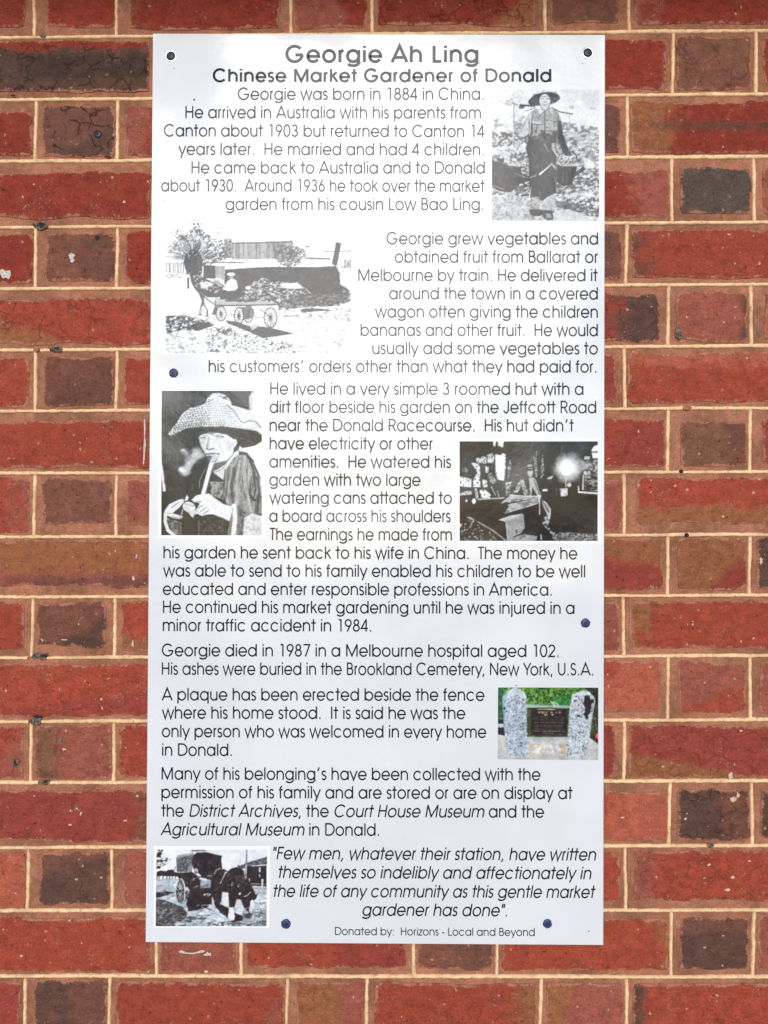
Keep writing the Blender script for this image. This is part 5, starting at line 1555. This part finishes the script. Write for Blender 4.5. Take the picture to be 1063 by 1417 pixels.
    for y, a, b, v in ((330, 400, 690, .5), (350, 384, 696, .5), (366, 412, 670, .45), (385, 400, 682, .75), (408, 405, 680, .6), (425, 410, 668, .45), (448, 412, 678, .5), (466, 398, 690, .75), (486, 490, 592, .6)):
        x = a
        while x < b:
            l = r.uniform(5, 9); c.line([(x, y + r.uniform(-2, 2) + (x - a) * .01), (x + l * .6, y + r.uniform(-2, 2))], 5, (v + .1, v + .02, v - .05), .8); x += l + r.uniform(1, 5) + (8 if r.rand() < .12 else 0)
    # granite posts
    for post, base in (([(96, 140), (140, 85), (200, 48), (235, 50), (300, 80), (328, 140), (335, 520), (356, 560), (348, 680), (330, 706), (150, 712), (130, 640), (118, 470)], (.74, .79, .83)),
                       ([(762, 120), (820, 90), (880, 72), (930, 86), (975, 130), (988, 180), (960, 330), (935, 520), (905, 700), (885, 716), (710, 712), (700, 660), (730, 480), (738, 300), (750, 210)], (.82, .84, .86))):
        c.poly(post, base)
        c.tex(post, (.42, .46, .50), 12, .53, .12, .6, 3); c.tex(post, (.93, .95, .96), 12, .56, .10, .6, 3); c.tex(post, (.28, .30, .33), 10, .64, .06, .7, 2)
    c.put(c.mask([(96, 140), (140, 85), (120, 200), (125, 470), (118, 470)]), (.45, .6, .72), .4); c.put(c.mask([(140, 85), (200, 48), (235, 50), (300, 80), (328, 140), (300, 160), (220, 110), (130, 150)]), (.88, .92, .95), .55)
    c.put(c.mask([(762, 120), (820, 90), (880, 72), (930, 86), (950, 110), (820, 130), (765, 200)]), (.93, .94, .96), .6)
    c.poly([(885, 130), (910, 115), (935, 130), (945, 160), (972, 155), (978, 185), (955, 200), (948, 250), (935, 300), (918, 310), (926, 335), (910, 345), (895, 338), (875, 300), (888, 280), (890, 240), (870, 200), (880, 180)], (.17, .12, .13))
    c.ell(830, 318, 14, 11, (.13, .12, .14)); c.ell(795, 175, 16, 12, (.3, .3, .32)); c.ell(805, 130, 12, 8, (.3, .3, .32)); c.ell(118, 250, 10, 14, (.15, .2, .3))
    c.blur(1)
    c.build('colour photograph of two granite posts with a bronze plaque before green bushes', [(689.4, 951.3), (828.0, 951.6), (827.8, 1051.6), (688.9, 1050.6)], sign)


def photo_wagon():
    c = Canvas(209, 1165, 6.253, (47, 66, 1002, 730), 21)
    Z = (.17, .13, .13)
    c.a[:] = .96
    c.put(np.ones((c.h, c.w), bool), (.85, .88, .92), np.clip((c.X - 600) / 700, 0, .5))
    gr = [(47, 325), (230, 315), (400, 380), (880, 385), (1002, 385), (1002, 730), (47, 730)]
    c.poly(gr, (.74, .78, .81)); c.tex(gr, (.95, .96, .97), 22, .5, .12, .8, 4, 2.2); c.tex(gr, (.5, .54, .57), 12, .58, .08, .7, 4, 3)
    c.poly([(47, 435), (160, 428), (215, 436), (150, 460), (90, 478), (47, 486)], Z, .95); c.tex([(47, 430), (215, 430), (100, 490), (47, 490)], .6, 10, .58, .06, .7, 3, 3)
    gl = [(47, 495), (120, 498), (200, 530), (280, 560), (325, 620), (300, 660), (200, 700), (170, 730), (47, 730)]
    c.poly(gl, (.25, .22, .22), .95); c.tex(gl, (.62, .62, .62), 9, .54, .06, .7, 3, 2.4); c.tex([(170, 640), (520, 630), (440, 700), (250, 730), (170, 730)], (.25, .23, .23), 10, .50, .08, .85, 4, 3)
    c.tex([(500, 690), (1002, 680), (1002, 730), (480, 730)], (.25, .25, .26), 10, .48, .08, .85, 3, 2.4); c.tex([(880, 590), (1002, 560), (1002, 730), (900, 730)], (.3, .3, .31), 9, .48, .08, .7, 3)
    c.line([(880, 400), (1002, 408)], 4, .4); c.line([(900, 432), (1002, 446)], 5, .5); c.line([(920, 530), (1002, 524)], 4, .35)
    # leaves top left, far horses
    c.tex([(50, 66), (110, 66), (100, 110), (50, 150)], Z, 10, .48, .05, .95, 3); c.tex([(50, 110), (175, 150), (150, 190), (50, 240)], Z, 11, .52, .05, .95, 3, 1.6); c.ell(70, 110, 14, 22, Z); c.ell(72, 222, 18, 12, Z)
    c.poly([(52, 300), (56, 262), (90, 248), (135, 255), (150, 245), (190, 240), (210, 262), (235, 268), (235, 300), (205, 298), (150, 300), (100, 296)], Z)
    for x in (60, 78, 110, 145, 168, 190, 215): c.line([(x, 285), (x - 3, 322)], 7, Z)
    c.line([(198, 262), (218, 215)], 4, .25)
    # building, pole
    c.poly([(665, 250), (830, 180), (1002, 128), (1002, 195), (880, 205), (760, 245)], (.35, .36, .38)); c.tex([(665, 250), (830, 180), (1002, 128), (1002, 195), (760, 245)], .7, 12, .55, .08, .6, 3, 3)
    c.poly([(820, 215), (1002, 205), (1002, 385), (840, 380), (820, 300)], Z); c.line([(930, 207), (1002, 200)], 9, .92); c.poly([(930, 220), (944, 222), (944, 262), (932, 262)], .9)
    c.poly([(952, 320), (972, 320), (966, 385), (952, 384)], .85); c.line([(850, 320), (850, 360)], 10, .9); c.line([(850, 362), (1002, 368)], 4, .8); c.line([(935, 285), (938, 300)], 9, .8)
    c.line([(1000, 205), (1000, 380)], 7, .85); c.line([(826, 66), (822, 200), (816, 315)], 12, (.45, .48, .5)); c.line([(822, 200), (816, 315)], 16, .72); c.line([(768, 150), (768, 190)], 3, .4)
    # wagon cover
    c.poly([(350, 72), (470, 68), (478, 86), (350, 92)], (.2, .2, .2)); c.line([(345, 86), (480, 80), (610, 100)], 7, .9)
    c.poly([(220, 140), (232, 122), (360, 96), (372, 108), (356, 262), (228, 262), (222, 180)], (.46, .47, .48)); c.tex([(220, 140), (360, 96), (356, 262), (228, 262)], (.22, .2, .2), 14, .48, .1, .8, 4, .8)
    c.poly([(228, 118), (360, 98), (366, 112), (226, 144)], .66); c.poly([(320, 220), (356, 210), (350, 262), (315, 262)], .75, .7)
    c.poly([(368, 118), (395, 94), (480, 92), (612, 118), (608, 160), (616, 230), (560, 300), (440, 300), (370, 235), (355, 180)], Z); c.line([(372, 115), (395, 94), (480, 90), (616, 122)], 5, .8)
    c.tex([(368, 118), (612, 118), (560, 300), (370, 235)], (.28, .22, .21), 20, .5, .15, .6, 3)
    # body and driver
    c.poly([(205, 270), (360, 262), (420, 300), (530, 300), (530, 480), (500, 560), (400, 590), (330, 600), (310, 540), (340, 420), (290, 380), (240, 310)], Z)
    c.poly([(430, 330), (470, 322), (520, 330), (520, 392), (430, 402)], (.62, .65, .68)); c.line([(430, 318), (475, 326)], 18, .9); c.line([(440, 385), (520, 378)], 5, .25); c.line([(490, 292), (524, 296)], 6, .7)
    c.tex([(430, 330), (520, 330), (520, 400), (430, 402)], .35, 12, .55, .08, .7, 3, 2)
    c.ell(390, 250, 20, 20, .80); c.ell(388, 268, 14, 14, .55); c.ell(370, 325, 11, 13, .6); c.line([(385, 390), (405, 380)], 10, .7); c.line([(395, 290), (420, 320)], 6, .5)
    c.tex([(240, 270), (360, 270), (420, 400), (330, 420)], (.32, .26, .25), 16, .55, .1, .7, 3)
    # wheel
    c.put(((c.X - 262) / 40) ** 2 + ((c.Y - 425) / 108) ** 2 < 1, (.25, .22, .22))
    for k_ in range(12):
        t = k_ * pi / 6 + .15
        c.line([(258, 425), (258 + 34 * cos(t), 425 + 98 * sin(t))], 5, .82)
    for q in range(48):
        t = q * pi / 24; t2 = t + pi / 24
        c.line([(260 + 37 * cos(t), 425 + 104 * sin(t)), (260 + 37 * cos(t2), 425 + 104 * sin(t2))], 9 if cos(t) > 0 else 4, .92 if (cos(t) > 0 or sin(t) < 0) else .3)
    c.line([(248, 325), (280, 370), (290, 430), (285, 500), (262, 535)], 5, Z); c.ell(256, 425, 12, 16, .3)
    c.poly([(285, 392), (325, 395), (330, 412), (300, 415)], .88); c.poly([(300, 425), (330, 420), (345, 445), (320, 500), (300, 500)], (.5, .5, .5)); c.tex([(295, 420), (345, 420), (325, 500), (300, 500)], Z, 9, .5, .06, .9, 3)
    c.poly([(325, 500), (340, 430), (530, 440), (530, 540), (420, 540), (395, 590), (325, 598)], Z)
    for x, y, q in ((470, 455, 8), (490, 450, 7), (510, 456, 8), (495, 465, 5), (545, 485, 12), (575, 402, 12), (560, 445, 7), (462, 458, 5)): c.ell(x, y, q, q, .85)
    c.line([(400, 548), (520, 545)], 5, .85); c.line([(440, 560), (520, 580)], 5, .8); c.line([(425, 545), (545, 595)], 9, Z); c.line([(540, 480), (545, 560)], 15, .8); c.line([(515, 560), (540, 590)], 14, .85); c.line([(570, 560), (598, 600)], 10, .85)
    # horse
    c.poly([(528, 300), (545, 258), (590, 228), (640, 240), (665, 255), (700, 228), (740, 222), (758, 196), (762, 222), (800, 250), (810, 310), (850, 345), (880, 400), (905, 455), (928, 440), (908, 492), (885, 505), (870, 600), (830, 600),
            (800, 560), (780, 500), (742, 490), (725, 560), (680, 570), (670, 440), (615, 430), (610, 520), (560, 530), (530, 470), (525, 380)], Z)
    c.tex([(530, 300), (640, 240), (800, 250), (880, 400), (780, 480), (560, 480)], (.30, .24, .23), 16, .54, .1, .7, 3)
    c.twigs([(540, 270), (640, 245), (800, 255), (880, 400), (780, 470), (560, 470)], 110, [(.42, .36, .34), (.32, .27, .26), (.1, .08, .08), (.55, .5, .48)], (14, 44), 4, (30, 110), .5)
    c.poly([(622, 436), (668, 440), (672, 560), (640, 552), (615, 520)], .92); c.poly([(740, 500), (775, 500), (785, 570), (780, 610), (722, 570)], .85)
    c.poly([(560, 530), (610, 540), (670, 570), (700, 600), (800, 640), (792, 680), (700, 690), (650, 640), (600, 610)], Z); c.poly([(545, 520), (600, 500), (600, 600), (560, 560)], Z)
    c.poly([(680, 565), (712, 565), (728, 640), (722, 672), (690, 680), (668, 655)], .95)
    c.line([(545, 285), (562, 248), (600, 230)], 5, .9); c.line([(648, 262), (600, 360)], 6, .92); c.line([(655, 262), (640, 268)], 10, .8); c.ell(768, 448, 9, 10, .95); c.ell(755, 384, 6, 7, .7); c.line([(750, 290), (810, 320)], 5, .55, .8)
    c.line([(704, 350), (700, 380)], 7, .7); c.line([(805, 470), (830, 466), (858, 435)], 8, .8); c.poly([(862, 505), (880, 498), (888, 520), (875, 600), (848, 606), (855, 560)], .92)
    c.line([(798, 570), (820, 640), (860, 660)], 5, .85); c.line([(830, 570), (875, 572)], 4, .7); c.line([(800, 600), (850, 590), (880, 620)], 4, .7); c.poly([(790, 620), (880, 610), (870, 660), (820, 664)], (.35, .34, .34)); c.twigs([(790, 570), (880, 570), (880, 660), (800, 660)], 40, [.8, .2], (12, 26), 3)
    c.poly([(790, 690), (810, 662), (890, 662), (912, 696), (850, 708), (785, 706)], (.66, .68, .70)); c.line([(785, 706), (860, 712), (915, 700)], 5, .3); c.line([(745, 200), (752, 225)], 6, .8)
    c.blur(1)
    c.build('black and white photograph of a covered wagon drawn by a dark horse with lowered head', [(216.6, 1175.4), (369.8, 1175.6), (368.9, 1281.6), (215.6, 1281.6)], sign)
    border([(213.2, 1170.4), (373.8, 1170.6), (372.9, 1283.4), (212.4, 1283.4)])


photo_cart(); photo_cans(); photo_pipe(); photo_hut(); photo_plaque(); photo_wagon()

# ------------------------------------------------------------------ screws through the sheet


def lathe(profile, n=28):
    """profile: (radius, depth towards the viewer)"""
    v, f = [], []
    for r0, y in profile:
        for i in range(n):
            a = 2 * pi * i / n
            v.append((r0 * cos(a), -y, r0 * sin(a)))
    for k_ in range(len(profile) - 1):
        for i in range(n):
            j = (i + 1) % n
            f.append((k_ * n + i, k_ * n + j, (k_ + 1) * n + j, (k_ + 1) * n + i))
    f.append(tuple((len(profile) - 1) * n + i for i in range(n)))
    return v, f


def cross_mesh(L, wd, y, rot_):
    v, f = [], []
    for k_ in (0, 1):
        a = rot_ + k_ * pi / 2
        b = len(v); yy = y + k_ * .00005
        for s, t in ((-L, -wd), (L, -wd), (L, wd), (-L, wd)):
            v.append((s * cos(a) - t * sin(a), -yy, s * sin(a) + t * cos(a)))
        f.append((b, b + 1, b + 2, b + 3))
    return v, f


rs = random.Random(4)
SCREWS = [(236.5, 77.5, 6.0, 1, 1), (813.5, 73, 6.0, 0, 1), (240.5, 516.3, 6.3, 0, 0), (810.3, 862.2, 6.4, 0, 0), (395.8, 1278.3, 6.6, 0, 0), (757.5, 1278, 6.2, 0, 0)]
for x, y, r0, burr, dark in SCREWS:
    p = P(x, y)
    r0 *= .001
    e = link(bpy.data.objects.new('screw', None), sign)
    e.location = (p[0], -ST, p[2])
    m_ = M_STEEL if dark else M_NAVY
    v, f = lathe([(r0, -.0005), (r0, .0007), (r0 * .93, .0013), (r0 * .72, .0018), (r0 * .42, .00205), (r0 * .15, .0021)])
    v = [(a * (1 + .04 * sin(5 * math.atan2(c_, a) + x)), b_, c_ * (1 + .04 * cos(3 * math.atan2(c_, a) + y))) for a, b_, c_ in v]
    mesh_obj('screw_head', v, f, m_, e, smooth=True)
    v, f = cross_mesh(r0 * .48, r0 * .12, .00225, rs.uniform(0, 1.5))
    mesh_obj('cross_recess', v, f, M_NAVY_D, e)
    if dark:
        v, f = lathe([(r0 * 1.36, -.0002), (r0 * 1.30, .0004), (r0 * 1.12, .0006), (r0 * 1.02, .0002)])
        mesh_obj('raised_burr', v, f[:-1], M_BURR, e, smooth=True)
# little specks of grime on the sheet
v, f = [], []
for x, y, q in ((241, 94.5, .9), (806, 88, 1.0), (226.5, 277.5, .8), (255, 221.5, .7), (714.5, 948.6, 1.1), (815, 1288.5, 1.2), (229, 519, .7), (232, 525, .8), (756, 1285.5, .8),
                (395.5, 62, .9), (269, 138, 1.6), (810, 81, .6), (461, 1196, .7), (430, 250, .5), (610, 480, .4), (360, 905, .5)):
    b = len(v); c_ = P(x, y)
    for i in range(7):
        a = i / 7 * 2 * pi
        v.append((c_[0] + q * .001 * cos(a) * rs.uniform(.6, 1.1), -ST - .00012, c_[2] + q * .001 * sin(a) * rs.uniform(.6, 1.1)))
    f.append(tuple(range(b, b + 7)))
tag(mesh_obj('grime_specks', v, f, M_CHIP, sign), kind='stuff')

# ------------------------------------------------------------------ marks on the wall


def wall_empty(name, px, py, label=None):
    x, z = W(px, py)
    e = link(bpy.data.objects.new(name, None), wall)
    e.location = (x, -.0030, z)
    if label: e['label'] = label
    return e


e = wall_empty('wall_screw', 136.6, 187.2, 'small dark cross-head screw left in a brown brick')
v, f = lathe([(.0056, -.001), (.0056, .0004), (.0048, .0011), (.003, .0015), (.001, .0016)])
mesh_obj('screw_head', v, f, M_STEEL, e, smooth=True)
v, f = cross_mesh(.0028, .0007, .0018, .5)
mesh_obj('cross_recess', v, f, M_HOLE, e)


def blob(name, px, py, pts, mat, label=None, y=-.0032, th=.0006):
    """an irregular flat lump on the wall, outline given in photograph pixels around (px, py)"""
    x0, z0 = W(px, py)
    n = len(pts)
    v = [(a * .001, 0, -b * .001) for a, b in pts] + [(a * .00078, -th, -b * .00078) for a, b in pts]
    f = [(i, (i + 1) % n, n + (i + 1) % n, n + i) for i in range(n)] + [tuple(range(n, 2 * n))]
    o = mesh_obj(name, v, f, mat, wall, loc=(x0, y, z0))
    if label: o['label'] = label
    return o


def rough_disc(r0, seed, n=14, k_=.35, sx_=1.0):
    q = random.Random(seed)
    return [(r0 * sx_ * cos(i / n * 2 * pi) * (1 + q.uniform(-k_, k_)), -r0 * sin(i / n * 2 * pi) * (1 + q.uniform(-k_, k_))) for i in range(n)]


# drilled holes, dark plugs
for i, (x, y, q) in enumerate(((136, 330, 3.4), (941.5, 652.6, 3.0), (949, 740.4, 3.1))):
    blob('drilled_hole', x, y, rough_disc(q, i, 12, .08), M_HOLE, y=-.0034, th=.0001)
# broken bits of pointing
for i, (x, y, a, b, m_) in enumerate(((56, 313, 10, 5, M_CHIP), (59, 312, 5, 3, M_HOLE), (78, 484, 9, 4, M_CHIP), (80, 483, 4, 2, M_HOLE), (51, 484, 4, 4, M_MORTAR), (58, 907.5, 13, 5, M_CHIP), (62, 907, 5, 3, M_HOLE),
                                      (52, 996, 9, 7, M_CHIP), (54, 991, 6, 2.5, M_HOLE), (64, 1081.5, 7, 3.5, M_CHIP), (65, 1080, 4, 1.6, M_HOLE), (61, 51, 5, 3.5, M_CHIP), (949, 565, 6, 3, M_MORTAR), (982, 1169, 5, 3, M_CHIP),
                                      (150, 218.4, 5, 1.3, M_HOLE), (23, 1055, 5, 6, M_CHIP), (23, 1054, 2.5, 3.5, M_HOLE), (86, 1023, 8, 3, M_CHIP), (20, 134, 3, 1.5, M_HOLE), (938, 462, 5, 9, M_CHIP))):
    pts = [(c0 * a, d0 * b) for c0, d0 in rough_disc(1, 50 + i, 13, .3)]
    blob('mortar_chip', x, y, pts, m_, y=-.0027 - (.0007 if m_ is M_HOLE else 0), th=.0002 if m_ is M_HOLE else .0008)
# white paint and lime
blob('paint_smear', 201.2, 612, [(-1.2, -31), (.8, -32), (1.6, -20), (1.0, -8), (2.2, 4), (1.0, 14), (.6, 24), (-.8, 33), (-2.2, 30), (-1.2, 18), (-1.6, 8), (-.6, -4), (-1.0, -18)], M_PAINT, 'thin upright streak of white paint on a red brick')
blob('paint_smear', 101, 358, [(-5, -4), (-2, -7), (2, -6), (5, -3), (2, 0), (4, 4), (1, 7), (-2, 6), (-3, 1)], M_PAINT, 'small white blob of paint on a brown brick')
blob('paint_smear', 10, 381, [(-9, -6), (-5, -8), (0, -5), (6, -6), (7, 0), (4, 7), (0, 4), (-4, 6), (-8, 0)], M_PAINT, 'faint pale paint patch low on a red brick')
blob('paint_smear', 266, 1315.5, [(-18, -1), (-14, -2.2), (-8, .2), (0, 1.0), (8, -.4), (14, -2.6), (19, -2), (18, 0), (10, 1.8), (0, 3.2), (-9, 2.6), (-16, 1.4)], M_PAINT, 'short level streak of white paint below the sign')
blob('paint_smear', 289, 1318.5, rough_disc(3, 3, 9, .5, 1.8), M_PAINT); blob('paint_smear', 286, 1342.5, rough_disc(1.8, 6, 8, .3, 1.6), M_PAINT)
for i, (x, y, a, b) in enumerate(((1052, 776, 3, 5), (1010, 1073, 4, 6), (1006, 1230, 5, 2), (1012, 1212, 3, 3), (90, 1036, 4, 2), (113, 1124, 2, 4), (98, 1140, 4, 1.5), (1036, 1190, 3, 2), (980, 1195, 4, 2), (186, 800, 3, 4), (190, 770, 2, 4), (947, 1132, 3, 2), (185, 890, 2, 6), (90, 885, 4, 2), (860, 1130, 3, 2), (1012, 1105, 6, 4), (1020, 1100, 3, 6))):
    pts = [(c0 * a, d0 * b) for c0, d0 in rough_disc(.8, 90 + i, 10, .55)]
    blob('lime_fleck', x, y, pts, M_LIME, y=-.0030, th=.0004)
